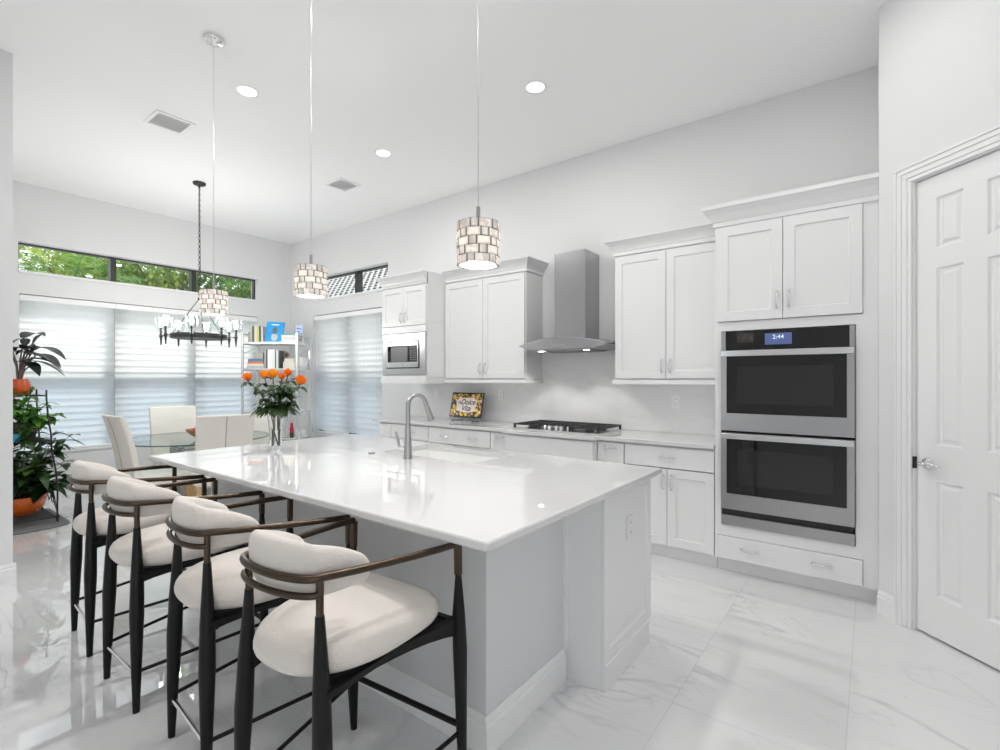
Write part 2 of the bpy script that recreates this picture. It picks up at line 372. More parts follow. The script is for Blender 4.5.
def panel_door(bm, w, hh, panels, th=.035, rim=.028, dep=.012):
    """door face in (x,z), front at y=0 looking to -y: flat field with recessed, raised panels"""
    xs = sorted({0, w, *[p for q in panels for p in q[:2]]}); zs = sorted({0, hh, *[p for q in panels for p in q[2:]]})
    def vv(x, y, z): return bm.verts.new((x, y, z))
    def quad(a, b, c, d): bm.faces.new([vv(*p) for p in (a, b, c, d)])
    for xa, xb in zip(xs, xs[1:]):
        for za, zb in zip(zs, zs[1:]):
            if any(p[0] <= xa and xb <= p[1] and p[2] <= za and zb <= p[3] for p in panels): continue
            quad((xa, 0, za), (xb, 0, za), (xb, 0, zb), (xa, 0, zb))
    for xa, xb, za, zb in panels:
        rs = [(0, 0), (.008, dep), (rim * .55, dep), (rim, .003)]
        for (i0, d0), (i1, d1) in zip(rs, rs[1:]):
            a = [(xa + i0, d0, za + i0), (xb - i0, d0, za + i0), (xb - i0, d0, zb - i0), (xa + i0, d0, zb - i0)]
            b = [(xa + i1, d1, za + i1), (xb - i1, d1, za + i1), (xb - i1, d1, zb - i1), (xa + i1, d1, zb - i1)]
            for k in range(4): quad(a[k], a[(k + 1) % 4], b[(k + 1) % 4], b[k])
        i, d = rs[-1]; quad((xa + i, d, za + i), (xb - i, d, za + i), (xb - i, d, zb - i), (xa + i, d, zb - i))
    f = [(0, 0, 0), (w, 0, 0), (w, 0, hh), (0, 0, hh)]; r = [(x, th, z) for x, _, z in f]
    for k in range(4): quad(f[k], f[(k + 1) % 4], r[(k + 1) % 4], r[k])
    quad(*r)
    bmesh.ops.remove_doubles(bm, verts=bm.verts, dist=1e-5)
pz = [(.218, .8355), (1.029, 1.975), (2.083, 2.352)]
w_ = DW - .016
bm = B(); panel_door(bm, w_, DH - .022, [(a, b, z0, z1) for a, b in ((.106, .240), (w_ - .240, w_ - .106)) for z0, z1 in pz], rim=.035)
door = struct('door_1', bm, M['trim']); dl = P0 + DD * (DS0 + .008) + NN * (-.018) + Vector((0, 0, .012))
door.matrix_world = Matrix.Translation(dl) @ Matrix((( DD.x, -NN.x, 0, 0), (DD.y, -NN.y, 0, 0), (0, 0, 1, 0), (0, 0, 0, 1)))
bm = B(); ry = Matrix.Rotation(PI / 2, 3, 'X')
def latheY(bm, prof, c, seg=24):
    rings = [[(c[0] + r * math.cos(2 * PI * k / seg), c[1] + y, c[2] + r * math.sin(2 * PI * k / seg)) for k in range(seg)] for r, y in prof]; ringloft(bm, rings)
hz = .925
latheY(bm, [(.031, 0), (.031, -.004), (.027, -.009), (.013, -.012), (.011, -.045), (.013, -.05)], (.062, 0, hz))
tube(bm, [(.050, -.046, hz), (.075, -.05, hz + .004), (.105, -.05, hz + .006), (.135, -.048, hz - .001), (.160, -.046, hz - .004)], [.011, .011, .009, .008, .006], 10)
hd = finish('door_handle', bm, M['chrome'], smooth=True); hd.parent = door; hd['label'] = 'chrome lever handle'
bm = B(); diag(bm, DS0 - .004, DS0 + .007, -.02, .0015, .90, .965); lp = struct('trim_2', bm, M['blackpl'])

# ------------------------------------------------------------------ windows
def window(n, axis, a0, a1, z0, z1, plane, mull, out, hung=None):
    """black framed window set in the outer half of the wall. plane = inner face coordinate, out = +1/-1 outward"""
    def bx(bm, p, q, d0, d1, z_, Z_):
        d0, d1 = sorted((plane + out * d0, plane + out * d1))
        if axis == 'y': box(bm, d0, d1, p, q, z_, Z_)
        else: box(bm, p, q, d0, d1, z_, Z_)
    fw = .03; bm = B()
    bx(bm, a0, a1, .10, .17, z0, z0 + fw * .6); bx(bm, a0, a1, .10, .17, z1 - fw * .6, z1)
    bx(bm, a0, a0 + fw * .6, .10, .17, z0 + fw * .6, z1 - fw * .6); bx(bm, a1 - fw * .6, a1, .10, .17, z0 + fw * .6, z1 - fw * .6)
    for m_ in mull: bx(bm, m_ - .03, m_ + .03, .085, .18, z0 + fw * .6, z1 - fw * .6)
    fr = struct(f'window_{n}', bm, M['blackfr'])
    if hung:
        bm = B(); ed = [a0] + list(mull) + [a1]
        for p, q in zip(ed, ed[1:]): bx(bm, p + .03, q - .03, .10, .16, hung - .03, hung + .03)
        struct('meeting_rail', bm, M['blackfr'], fr)
    ed = [a0] + list(mull) + [a1]
    for p, q in zip(ed, ed[1:]):
        bm = B(); bx(bm, p + .03, q - .03, .13, .136, z0 + .03, z1 - .03); struct('pane', bm, M['pane'], fr)
        if hung:
            bm = B(); bx(bm, p + .03, q - .03, .175, .177, z0 + .03, hung); struct('insect_screen', bm, M['screen'], fr)
    bm = B(); bx(bm, a0 - .0, a1, -.02, .10, z0 - .025, z0 + .004); struct('window_sill', bm, M['trim'], fr, bevel=.004)
window(1, 'y', *LT, XW, [2.05, 2.99], -1); window(2, 'y', *LW, XW, [2.05, 2.99], -1, hung=1.46)
window(3, 'x', *RTN, YB, [-6.05], 1); window(4, 'x', *RW, YB, [-6.19], 1, hung=1.46)

# blinds: valance, slats with ladder cords, bottom rail
def blind(axis, a0, a1, z0, z1, plane, out, label, tilt=1.47):
    c = (plane + out * .045)
    def P(a, d, z): return (c + out * d, a, z) if axis == 'y' else (a, c + out * d, z)
    mid = (a0 + a1) / 2; loc = P(mid, 0, z0)
    t = Thing('window_blind', label, 'blind', loc, group='white slatted window blinds', world=True)
    bm = B()
    def bx(bm, p, q, d0, d1, z_, Z_):
        lo, hi = P(p, d0, z_), P(q, d1, Z_); box(bm, *sorted((lo[0], hi[0])), *sorted((lo[1], hi[1])), z_, Z_)
    bx(bm, a0, a1, -.036, -.026, z1 - .075, z1 - .012); bx(bm, a0, a1, -.026, .03, z1 - .055, z1 - .008); t.part('valance', bm, M['white'], bevel=.002)
    bm = B(); pitch = .082; z = z1 - .105; hw = .0455
    while z > z0 + .045:
        dy, dz = hw * math.cos(tilt), hw * math.sin(tilt)       # outer edge lower, so the vanes face the sky
        r = [(-dy, dz), (-.004, 0), (dy, -dz), (dy + .0015, -dz), (-.0025, 0), (-dy + .0015, dz)]
        ringloft(bm, [[P(a, d, z + e_) for d, e_ in r] for a in (a0 + .001, a1 - .001)]); z -= pitch
    t.part('slats', bm, M['blind'])
    bm = B(); bx(bm, a0 + .004, a1 - .004, -.026, .026, z0 + .008, z0 + .03); t.part('bottom_rail', bm, M['white'], bevel=.003)
    bm = B()
    for a in (a0 + .14, mid, a1 - .14):
        for d in (-.030, .026): tube(bm, [P(a, d, z1 - .06), P(a, d, z0 + .03)], .0012, 5)
    t.part('ladder_cord', bm, M['white'])
    return t
blind('y', 1.163, 2.0510, LW[2], LW[3], XW, -1, 'white slatted blind farthest from the room corner, behind the plant stand')
blind('y', 2.0518, 2.9902, LW[2], LW[3], XW, -1, 'white slatted blind on the middle window behind the glass dining table')
blind('y', 2.9910, 3.868, LW[2], LW[3], XW, -1, 'white slatted blind beside the left post of the bookshelf')
blind('x', -7.027, -6.1890, RW[2], RW[3], YB, 1, 'white slatted blind just right of the bookshelf')
blind('x', -6.1882, -5.362, RW[2], RW[3], YB, 1, 'white slatted blind next to the microwave cabinet')

# ------------------------------------------------------------------ cabinets of the back wall
YF = 3.79          # face of base and tall cabinets
def shaker(bm, x0, x1, z0, z1, y, th=.02, fw=.062, rec=.009):
    """recessed-panel front facing -y with its face at y"""
    def ring(i, yy): return [(x0 + i, yy, z0 + i), (x1 - i, yy, z0 + i), (x1 - i, yy, z1 - i), (x0 + i, yy, z1 - i)]
    rs = [ring(0, y + th), ring(0, y + .0015), ring(.0015, y), ring(fw, y), ring(fw + .004, y + rec), ring(fw + .012, y + rec)]
    ringloft(bm, rs)
def slab(bm, x0, x1, z0, z1, y, th=.02):
    def ring(i, yy): return [(x0 + i, yy, z0 + i), (x1 - i, yy, z0 + i), (x1 - i, yy, z1 - i), (x0 + i, yy, z1 - i)]
    ringloft(bm, [ring(0, y + th), ring(0, y + .002), ring(.002, y)])
def pull(bm, c, vertical, L=.105, off=.03):
    """arched chrome bar pull standing off a face that looks to -y"""
    pts = []
    for i in range(9):
        t = -1 + i / 4; s = t * L / 2; d = off * (1 - t ** 4) + .0
        pts.append((c[0] + (0 if vertical else s), c[1] - d, c[2] + (s if vertical else 0)))
    tube(bm, pts, [.0065, .006, .0045, .0042, .0055, .0042, .0045, .006, .0065], 8)
    for s in (-L / 2, L / 2):
        p = (c[0] + (0 if vertical else s), c[1], c[2] + (s if vertical else 0)); latheY(bm, [(.009, .0), (.009, -.004), (.006, -.006)], p, 10)
def add_pull(t, front, c, vertical): 
    bm = B(); pull(bm, c, vertical); t.part('handle', bm, M['chrome'], front, smooth=True)
def carcass(t, x0, x1, y0, y1, z0, z1, th=.018, shelves=(), face=True):
    """open box of panels with a face frame behind the doors"""
    bm = B(); box(bm, x0, x0 + th, y0, y1, z0, z1); box(bm, x1 - th, x1, y0, y1, z0, z1); box(bm, x0 + th, x1 - th, y1 - th, y1, z0, z1)
    box(bm, x0 + th, x1 - th, y0, y1 - th, z1 - th, z1); box(bm, x0 + th, x1 - th, y0, y1 - th, z0, z0 + th)
    for s in shelves: box(bm, x0 + th, x1 - th, y0, y1 - th, s, s + th)
    return t.part('carcass', bm, M['cab'], bevel=.001)
def crown(t, x0, x1, y0, z0, ret_l=True, ret_r=True, ywall=YB, h_=.14, pr=.075):
    """flared crown moulding with returns at free ends"""
    prof = [(0, 0), (.012, 0), (.012, .03), (.018, .036), (.022, .05), (.040, .085), (pr - .012, .112), (pr, .118), (pr, h_), (0, h_)]
    path = []
    bm = B()
    def mk(poly, closed_back):
        rings = []
        for p, n in poly: rings.append([Vector(p) + Vector(n) * d + Vector((0, 0, z0 + z)) for d, z in prof])
        ringloft(bm, rings)
    poly = []
    if ret_l: poly.append(((x0, ywall, 0), (-1, 0, 0)))
    poly.append(((x0, y0, 0), (-1 if ret_l else 0, -1, 0))); poly.append(((x1, y0, 0), (1 if ret_r else 0, -1, 0)))
    if ret_r: poly.append(((x1, ywall, 0), (1, 0, 0)))
    mk(poly, True); box(bm, x0, x1, y0, ywall, z0 + h_ - .012, z0 + h_ - .002)
    t.part('crown_moulding', bm, M['cab'])

def upper(x0, x1, label, ret_l, ret_r, rail_r=False, rail_l=False):
    t = Thing('upper_cabinet', label, 'cabinet', ((x0 + x1) / 2, 4.10, 1.345), world=True, group='white wall cabinets')
    y = 4.08; z0, z1 = 1.385, 2.475
    carcass(t, x0, x1, y + .022, YB - .002, z0, z1)
    m = (x0 + x1) / 2 + .004
    for a, b, hx in ((x0 + .01, m - .0025, m - .035), (m + .0025, x1 - .01, m + .035)):
        bm = B(); shaker(bm, a, b, 1.398, 2.46, y); d = t.part('door', bm, M['cab']); add_pull(t, d, (hx, y, 1.50), True)
    bm = B(); box(bm, x0 - (.012 if rail_l else 0), x1 + (.012 if rail_r else 0), y - .006, YB - .002, 1.345, 1.383); t.part('light_rail', bm, M['cab'], bevel=.004)
    crown(t, x0, x1, y + .02, 2.476, ret_l, ret_r, YB - .002, h_=.125)
    return t
upper(-3.874, -2.77, 'white two-door wall cabinet between the microwave and the range hood', False, True, rail_r=True)
upper(-1.821, -.912, 'white two-door wall cabinet between the range hood and the oven cabinet', True, False, rail_l=True)

# hanging microwave cabinet
x0, x1 = -4.612, -3.878
t = Thing('microwave_cabinet', 'white deep hanging cabinet with two small doors above the microwave', 'cabinet', ((x0 + x1) / 2, 4.1, 1.335), world=True, group='white wall cabinets')
carcass(t, x0, x1, YF + .022, YB - .002, 1.40, 2.44, shelves=(1.925,))
bm = B(); slab(bm, x0, x1, 1.907, 1.985, YF); t.part('face_rail', bm, M['cab']); bm = B(); slab(bm, x0, x1, 1.40, 1.428, YF); t.part('face_rail', bm, M['cab'])
m = (x0 + x1) / 2
for a, b, hx in ((x0 + .006, m - .002, m - .03), (m + .002, x1 - .006, m + .03)):
    bm = B(); shaker(bm, a, b, 1.99, 2.425, YF, fw=.055); d = t.part('door', bm, M['cab']); add_pull(t, d, (hx, YF, 2.085), True)
bm = B(); box(bm, x0 - .014, x1, YF - .014, YB - .002, 1.337, 1.375); box(bm, x0 - .006, x1, YF - .004, YB - .002, 1.376, 1.399); t.part('base_moulding', bm, M['cab'], bevel=.004)
crown(t, x0, x1, YF + .02, 2.441, True, False, YB - .002, h_=.13)
bm = B(); box(bm, x1 - .001, x1 + .001, YF + .03, 4.10, 2.44, 2.571); t.part('crown_end', bm, M['cab'])

# built-in microwave
t = Thing('microwave_oven', 'built-in stainless microwave in a steel trim frame', 'microwave', (-4.245, 3.8, 1.43), world=True)
bm = B(); box(bm, -4.52, -3.985, YF + .02, 4.28, 1.46, 1.88); t.part('body', bm, M['blackpl'])
bm = B()
for r in ((-4.590, -4.530, 1.432, 1.900), (-3.975, -3.888, 1.432, 1.900), (-4.530, -3.975, 1.432, 1.508), (-4.530, -3.975, 1.818, 1.900)): box(bm, r[0], r[1], YF - .002, YF + .018, r[2], r[3])
t.part('trim_frame', bm, mat('microwave_trim_steel', (.58, .58, .585), .24, 1.), bevel=.0015)
bm = B(); box(bm, -4.5275, -3.9775, YF + .004, YF + .019, 1.511, 1.815); t.part('gasket', bm, M['blackpl'])
bm = B(); box(bm, -4.516, -3.988, YF - .012, YF + .003, 1.520, 1.580); box(bm, -4.516, -3.988, YF - .012, YF + .003, 1.762, 1.806)
box(bm, -4.516, -4.497, YF - .012, YF + .003, 1.580, 1.762); box(bm, -4.004, -3.988, YF - .012, YF + .003, 1.580, 1.762)
d = t.part('door', bm, M['steelb'], bevel=.001, label='steel door frame with dark glass')
bm = B(); box(bm, -4.497, -4.135, YF - .009, YF + .003, 1.580, 1.762); g_ = t.part('door_glass', bm, M['blackglass'], d)
bm = B(); box(bm, -4.44, -4.16, YF - .0105, YF - .0092, 1.585, 1.752); t.part('viewing_window', bm, mat('microwave_mesh', (.16, .16, .16), .25), d)
bm = B(); box(bm, -4.135, -4.004, YF - .010, YF + .003, 1.580, 1.762); cp = t.part('control_panel', bm, M['blackpl'])
bm = B()
for i in range(3):
    for j in range(5): box(bm, -4.115 + i * .035, -4.095 + i * .035, YF - .0112, YF - .0100, 1.60 + j * .024, 1.612 + j * .024)
t.part('keypad', bm, M['keygrey'], cp)  # keypad buttons in plain grey
bm = B(); latheY(bm, [(.009, 0), (.009, -.001)], (-4.245, YF - .012, 1.55), 16); t.part('emblem', bm, M['nickel'], d)

# base cabinets
def base_cab(name, x0, x1, label, rows, y=YF, z1=.882, toe=True, pulls=2):
    """rows: (kind, z0, z1) with kind drawer / doors / door / blank"""
    t = Thing(name, label, 'cabinet', ((x0 + x1) / 2, 4.1, 0), world=True, group='white base cabinets along the back wall')
    carcass(t, x0 + .0005, x1 - .0005, y + .022, YB - .002, .10, z1)
    bm = B(); box(bm, x0, x1, 3.865, 3.88, 0, .10); t.part('toe_kick', bm, M['toe'])
    for kind, a, b in rows:
        if kind == 'drawer':
            bm = B(); (slab if b - a < .2 else shaker)(bm, x0 + .004, x1 - .004, a, b, y); d = t.part('drawer', bm, M['cab'])
            xs = [] if pulls == 0 else [(x0 + x1) / 2] if pulls == 1 else [x0 + (x1 - x0) * .27, x0 + (x1 - x0) * .73]
            for q in xs: add_pull(t, d, (q, y, (a + b) / 2), False)
        elif kind == 'doors':
            m = (x0 + x1) / 2 
            for p, q, hx in ((x0 + .004, m - .002, m - .032), (m + .002, x1 - .004, m + .032)):
                bm = B(); shaker(bm, p, q, a, b, y); d = t.part('door', bm, M['cab']); add_pull(t, d, (hx, y, b - .10), True)
        elif kind == 'pullout':
            bm = B(); shaker(bm, x0 + .004, x1 - .004, a, b, y, fw=.045); d = t.part('door', bm, M['cab']); add_pull(t, d, ((x0 + x1) / 2, y, b - .035), False)
    return t
base_cab('base_cabinet', -3.843, -2.988, 'white wide drawer cabinet under the decorative plaque', [('drawer', .708, .868), ('drawer', .42, .70), ('drawer', .112, .412)])
base_cab('pullout_cabinet', -2.986, -2.757, 'narrow white pull-out cabinet left of the cooktop front', [('pullout', .112, .868)])
base_cab('cooktop_cabinet', -2.755, -1.845, 'white cabinet with stepped-out front under the cooktop', [('drawer', .708, .868), ('doors', .112, .70)], y=3.72, pulls=0)
base_cab('pullout_cabinet', -1.843, -1.605, 'narrow white pull-out cabinet right of the cooktop front', [('pullout', .112, .868)])
base_cab('base_cabinet', -1.603, -.912, 'white base cabinet with one drawer over two doors, beside the ovens', [('drawer', .708, .868), ('doors', .112, .70)], pulls=1)
# the desk end with a shallow apron drawer
t = Thing('desk_cabinet', 'white shallow drawer unit overhanging at the window end of the back counter', 'cabinet', (-4.25, 4.1, 0), world=True, group='white base cabinets along the back wall')
bm = B(); box(bm, -4.66, -3.845, YF + .022, YB - .002, .712, .882); t.part('apron', bm, M['cab'], bevel=.001)
bm = B(); box(bm, -4.467, -3.845, YF + .022, YB - .002, .10, .711); t.part('lower_body', bm, M['cab'], bevel=.001)
bm = B(); slab(bm, -4.45, -3.849, .716, .868, YF); d = t.part('drawer', bm, M['cab']); add_pull(t, d, (-4.10, YF, .80), False)
bm = B(); slab(bm, -4.66, -4.454, .716, .868, YF); t.part('end_panel', bm, M['cab'])
bm = B(); shaker(bm, -4.463, -3.849, .112, .70, YF); d = t.part('door', bm, M['cab']); add_pull(t, d, (-3.90, YF, .6), True)
bm = B(); box(bm, -4.46, -3.845, 3.865, 3.88, 0, .10); t.part('toe_kick', bm, M['toe'])

bm = B(); f0, f1 = 3.765, 3.695
prism(bm, [(-4.757, YB - .014), (-4.757, f0), (-2.80, f0), (-2.77, f1), (-1.83, f1), (-1.80, f0), (-.912, f0), (-.912, YB - .014)], .884, .915)
solo('countertop', bm, M['quartz'], 'white quartz worktop along the back wall under the hood', 'countertop', bevel=.004)
bm = B(); box(bm, -4.757, -.912, YB - .012, YB - .0005, .9155, 1.344); box(bm, -2.769, -1.822, YB - .012, YB - .0005, 1.344, 1.72)
bs = struct('backsplash', bm, M['splash'])

# tall oven cabinet
x0, x1 = -.908, .0335
t = Thing('oven_cabinet', 'tall white cabinet housing the double wall oven, with crown moulding', 'cabinet', (-.45, 4.1, 0), world=True)
carcass(t, x0, x1, YF + .022, YB - .002, .10, 2.485, shelves=(1.755,))
bm = B()
for r in ((x0, -.866, .30, 1.80), (-.081, x1, .30, 1.80), (-.866, -.081, .30, .350), (-.89, -.044, .2725, .30), (-.866, -.081, 1.735, 1.80), (x0, -.8905, .10, .30), (-.0435, x1, .10, .30), (x0, -.888, 1.80, 2.485), (-.044, x1, 1.80, 2.485), (-.888, -.044, 2.479, 2.485)): box(bm, r[0], r[1], YF, YF + .0215, r[2], r[3])
t.part('face_frame', bm, M['cab'])
m = -.477
for a, b, hx in ((-.886, m - .002, m - .036), (m + .002, -.046, m + .036)):
    bm = B(); shaker(bm, a, b, 1.803, 2.477, YF - .018, fw=.066); d = t.part('door', bm, M['cab']); add_pull(t, d, (hx, YF - .018, 1.93), True)
bm = B(); slab(bm, -.888, -.046, .112, .270, YF - .018, th=.017); d = t.part('drawer', bm, M['cab'])
for q in (-.678, -.256): add_pull(t, d, (q, YF - .018, .196), False)
bm = B(); box(bm, x0, x1, 3.865, 3.88, 0, .10); t.part('toe_kick', bm, M['toe'])
crown(t, x0, x1, YF - .002, 2.486, True, False, 4.02, h_=.145)

# double wall oven
t = Thing('double_oven', 'stainless double wall oven with two black glass doors', 'oven', (-.473, 3.8, .354), world=True)
L, R_ = -.862, -.085
bm = B(); box(bm, L + .02, R_ - .02, YF + .03, 4.36, .37, 1.72); t.part('body', bm, M['blackpl'])
bm = B(); box(bm, L + .028, R_ - .028, YF - .010, YF + .028, 1.598, 1.729); cp = t.part('control_panel', bm, M['blackglass'])
bm = B(); box(bm, L, L + .027, YF - .012, YF + .028, 1.598, 1.731); t.part('panel_trim', bm, M['steel'], cp); bm = B(); box(bm, R_ - .027, R_, YF - .012, YF + .028, 1.598, 1.731); t.part('panel_trim', bm, M['steel'], cp)
bm = B(); box(bm, -.585, -.425, YF - .0112, YF - .0098, 1.628, 1.705); t.part('display', bm, M['display'], cp)
def text(body, size, m, parent, loc, rot, name='lettering', ext=.0004, shear=0, align='CENTER'):
    c = bpy.data.curves.new(name, 'FONT'); c.body = body; c.size = size; c.extrude = ext; c.align_x = align; c.align_y = 'CENTER'; c.shear = shear; c.offset = .0014 if shear else 0
    c.materials.append(m); q = bpy.data.objects.new(name, c); me = bpy.data.meshes.new_from_object(q); bpy.data.objects.remove(q)
    o = bpy.data.objects.new(name, me); COL.objects.link(o); o.parent = parent; o.location = loc; o.rotation_euler = rot; return o
text('2:44', .040, M['digit'], cp, Vector((-.505, YF - .0118, 1.678)) - t.off, (PI / 2, 0, 0), 'clock_digits')
def oven_door(zb, zt, wz0, wz1):
    bm = B(); wx0, wx1 = -.825, -.125; y0, y1 = YF - .030, YF + .005
    for r in ((L, wx0, zb, zt), (wx1, R_, zb, zt), (wx0, wx1, zb, wz0), (wx0, wx1, wz1, zt)): box(bm, r[0], r[1], y0, y1, r[2], r[3])
    d = t.part('oven_door', bm, M['steel'], label='black glass oven door in steel frame')
    bm = B(); box(bm, wx0, wx1, y0 + .004, y1, wz0, wz1); t.part('door_glass', bm, M['blackglass'], d)
    bm = B(); box(bm, wx0 + .07, wx1 - .07, y0 + .0025, y0 + .0038, wz0 + .07, wz1 - .07); t.part('viewing_window', bm, M['ovenin'], d)
    bm = B(); box(bm, L + .004, R_ - .004, y0 - .022, y0 - .002, zt - .040, zt - .003); box(bm, L + .03, L + .05, y0 - .002, y0, zt - .03, zt - .012); t.part('handle', bm, M['steelb'], d, bevel=.004)
    return d
oven_door(1.029, 1.594, 1.151, 1.553)
d2 = oven_door(.472, 1.012, .583, .970)
bm = B(); tube(bm, [(-.473 + .017 * math.cos(i * PI / 10), YF - .031, .533 + .017 * math.sin(i * PI / 10)) for i in range(20)], .0014, 6, closed=True)
for s_ in (-.006, .005): tube(bm, [(-.473 + s_ + .006 * math.cos(i * .6 + .5), YF - .031, .533 + .008 * math.sin(i * .6 + .5)) for i in range(8)], .0011, 5)
t.part('emblem', bm, M['steelb'], d2)
bm = B(); box(bm, L + .012, R_ - .012, YF + .004, YF + .028, .424, .470); t.part('vent_slot', bm, M['iron'])
bm = B(); box(bm, L, R_, YF - .014, YF + .028, .354, .424); t.part('bottom_trim', bm, M['steel'], bevel=.001)

# ------------------------------------------------------------------ hood, cooktop
t = Thing('range_hood', 'stainless chimney range hood with a flared arched canopy', 'hood', (-2.288, 4.2, 1.655), world=True)
bm = B(); box(bm, -2.452, -2.120, 4.115, YB - .001, 1.77, 2.60); ch = t.part('chimney', bm, M['steelh'], bevel=.002)
bm = B(); cx, hw = -2.288, .460; n = 28; rings = []
for i in range(n + 1):
    s = -1 + 2 * i / n; x = cx + hw * s; a_ = abs(s)
    top = 1.715 + .062 * (1 - s * s) ; bot = 1.663 + (0.040 * max(0, (a_ - .62) / .38) ** 1.3); yf = 3.915 + .03 * s * s
    rings.append([(x, yf, bot + .004), (x, yf, top - .012), (x, yf + .012, top), (x, YB - .013, top + .012), (x, YB - .013, bot), (x, yf + .014, bot)])
ringloft(bm, rings); t.part('canopy', bm, M['steelh'], smooth=True, autos=35)
bm = B(); box(bm, -2.56, -2.02, 3.955, 4.36, 1.655, 1.668); un = t.part('filter_panel', bm, M['nickel'])
bm = B()
for k in range(14): box(bm, -2.54 + k * .0365, -2.52 + k * .0365, 4.02, 4.34, 1.651, 1.6555)
t.part('filter_bars', bm, M['steel'], un)
for px in (-2.53, -2.05):
    bm = B(); lathe(bm, [(.028, 1.651), (.028, 1.656)], 16, (px, 4.00, 0)); t.part('lamp', bm, M['hoodled'])
bm = B()
for k in range(5): latheY(bm, [(.006, 0), (.006, -.004)], (-2.34 + k * .026, 3.915, 1.70), 10)
t.part('buttons', bm, M['chrome'])
for px in (-2.53, -2.05):
    ld = bpy.data.lights.new('hood_spot', 'SPOT'); ld.energy = 6; ld.spot_size = 1.9; ld.spot_blend = .35; ld.shadow_soft_size = .03; ld.color = (1, .97, .92)
    lo = bpy.data.objects.new('hood_spot', ld); COL.objects.link(lo); lo.parent = t.o; lo.location = Vector((px, 4.02, 1.645)) - t.off

t = Thing('gas_cooktop', 'stainless five-burner gas cooktop with black cast iron grates', 'cooktop', (-2.31, 4.1, .916), world=True)
bm = B(); box(bm, -2.765, -1.855, 3.835, 4.365, .9160, .9255); t.part('tray', bm, M['steelb'], bevel=.003)
for cx_, w_ in ((-2.610, .29), (-2.310, .29), (-2.010, .29)):
    bm = B(); a, b, c, d = cx_ - w_ / 2, cx_ + w_ / 2, (3.86 if abs(cx_ + 2.31) > .1 else 3.965), 4.345; z0, z1 = .953, .966
    for y in (c, d - .014): box(bm, a, b, y, y + .014, z0, z1)
    for x in (a, b - .014): box(bm, x, x + .014, c, d, z0 - .002, z1 - .001)
    for k in range(1, 5): box(bm, a + k * w_ / 5 - .005, a + k * w_ / 5 + .005, c + .014, d - .014, z0 + .002, z1)
    box(bm, a, b, (c + d) / 2 - .006, (c + d) / 2 + .006, z0 + .001, z1 + .0008)
    for x in (a, b - .018):
        for y in (c, d - .018): box(bm, x, x + .018, y, y + .018, .926, z0)
    t.part('grate', bm, M['iron'], bevel=.0015)
for px, py, r in ((-2.61, 3.98, .045), (-2.61, 4.23, .038), (-2.31, 4.16, .058), (-2.01, 3.98, .038), (-2.01, 4.23, .045)):
    bm = B(); lathe(bm, [(r, .926), (r, .936), (r * .8, .938), (r * .8, .947), (r * .3, .949)], 20, (px, py, 0)); t.part('burner', bm, M['soot'], smooth=True)
for k in range(5):
    bm = B(); px, py = -2.435 + k * .0625, 3.895 + (.0 if k % 2 else .022); lathe(bm, [(.020, .926), (.019, .931), (.017, .956), (.014, .959)], 18, (px, py, 0)); box(bm, px - .003, px + .003, py - .016, py + .016, .958, .964)
    t.part('knob', bm, M['chrome'], smooth=True)

# outlets
def outlet(loc, rz, label, m=M['outlet']):
    t = Thing('wall_outlet', label, 'outlet', loc, rz, group='white electrical outlets')
    bm = B(); box(bm, -.037, .037, -.006, 0, -.06, .06); t.part('cover_plate', bm, m, bevel=.002)
    for z in (-.024, .024):
        bm = B(); box(bm, -.017, .017, -.0078, -.006, z - .015, z + .015); s = t.part('socket', bm, m, bevel=.001)
        bm = B(); box(bm, -.008, -.006, -.0082, -.0077, z - .005, z + .007); box(bm, .006, .008, -.0082, -.0077, z - .005, z + .007); t.part('slots', bm, M['slot'], s)
    return t
outlet((-4.31, YB - .0125, 1.21), 0, 'white outlet on the backsplash below the microwave')
outlet((-3.31, YB - .0125, 1.21), 0, 'white outlet on the backsplash just right of the plaque')
outlet((-1.38, YB - .0125, 1.19), 0, 'white outlet on the backsplash between cooktop and ovens')

# ------------------------------------------------------------------ island
t = Thing('kitchen_island', 'white and grey kitchen island base with baseboard and panelled end', 'island', (-2.3, 2.0, 0), world=True)
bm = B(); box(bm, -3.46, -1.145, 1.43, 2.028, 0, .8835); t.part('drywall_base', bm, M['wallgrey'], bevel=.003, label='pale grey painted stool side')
bm = B(); bb_run(bm, (-3.46, 1.43, 0), (-1.145, 1.43, 0), (0, -1, 0), .016, .145); bb_run(bm, (-1.145, 1.414, 0), (-1.145, 2.0, 0), (1, 0, 0), .016, .145); bb_run(bm, (-3.46, 2.0, 0), (-3.46, 1.414, 0), (-1, 0, 0), .016, .145)
t.part('baseboard', bm, M['trim'])
bm = B(); box(bm, -1.160, -1.130, 1.998, 2.028, .145, .8835); t.part('corner_bead', bm, M['trim'])
bm = B(); box(bm, -3.46, -.965, 2.0285, 2.05, 0, .8835); box(bm, -3.46, -3.44, 2.05, 2.60, .1, .8835); box(bm, -.985, -.965, 2.05, 2.60, 0, .8835); box(bm, -3.44, -.985, 2.58, 2.60, .1, .8835); box(bm, -3.44, -.985, 2.05, 2.58, .1, .12)
t.part('cabinet_carcass', bm, M['cab'])
bm = B()                                             # panelled end facing +x
def endpanel(bm, y0, y1, z0, z1, x, fw, rec=.01, th=.014):
    def ring(i, xx): return [(xx, y0 + i, z0 + i), (xx, y1 - i, z0 + i), (xx, y1 - i, z1 - i), (xx, y0 + i, z1 - i)]
    ringloft(bm, [ring(0, x - th), ring(0, x), ring(fw, x), ring(fw + .006, x - rec), ring(fw + .012, x - rec)])
endpanel(bm, 2.029, 2.60, .12, .8835, -.950, .05); t.part('end_panel', bm, M['cab'])
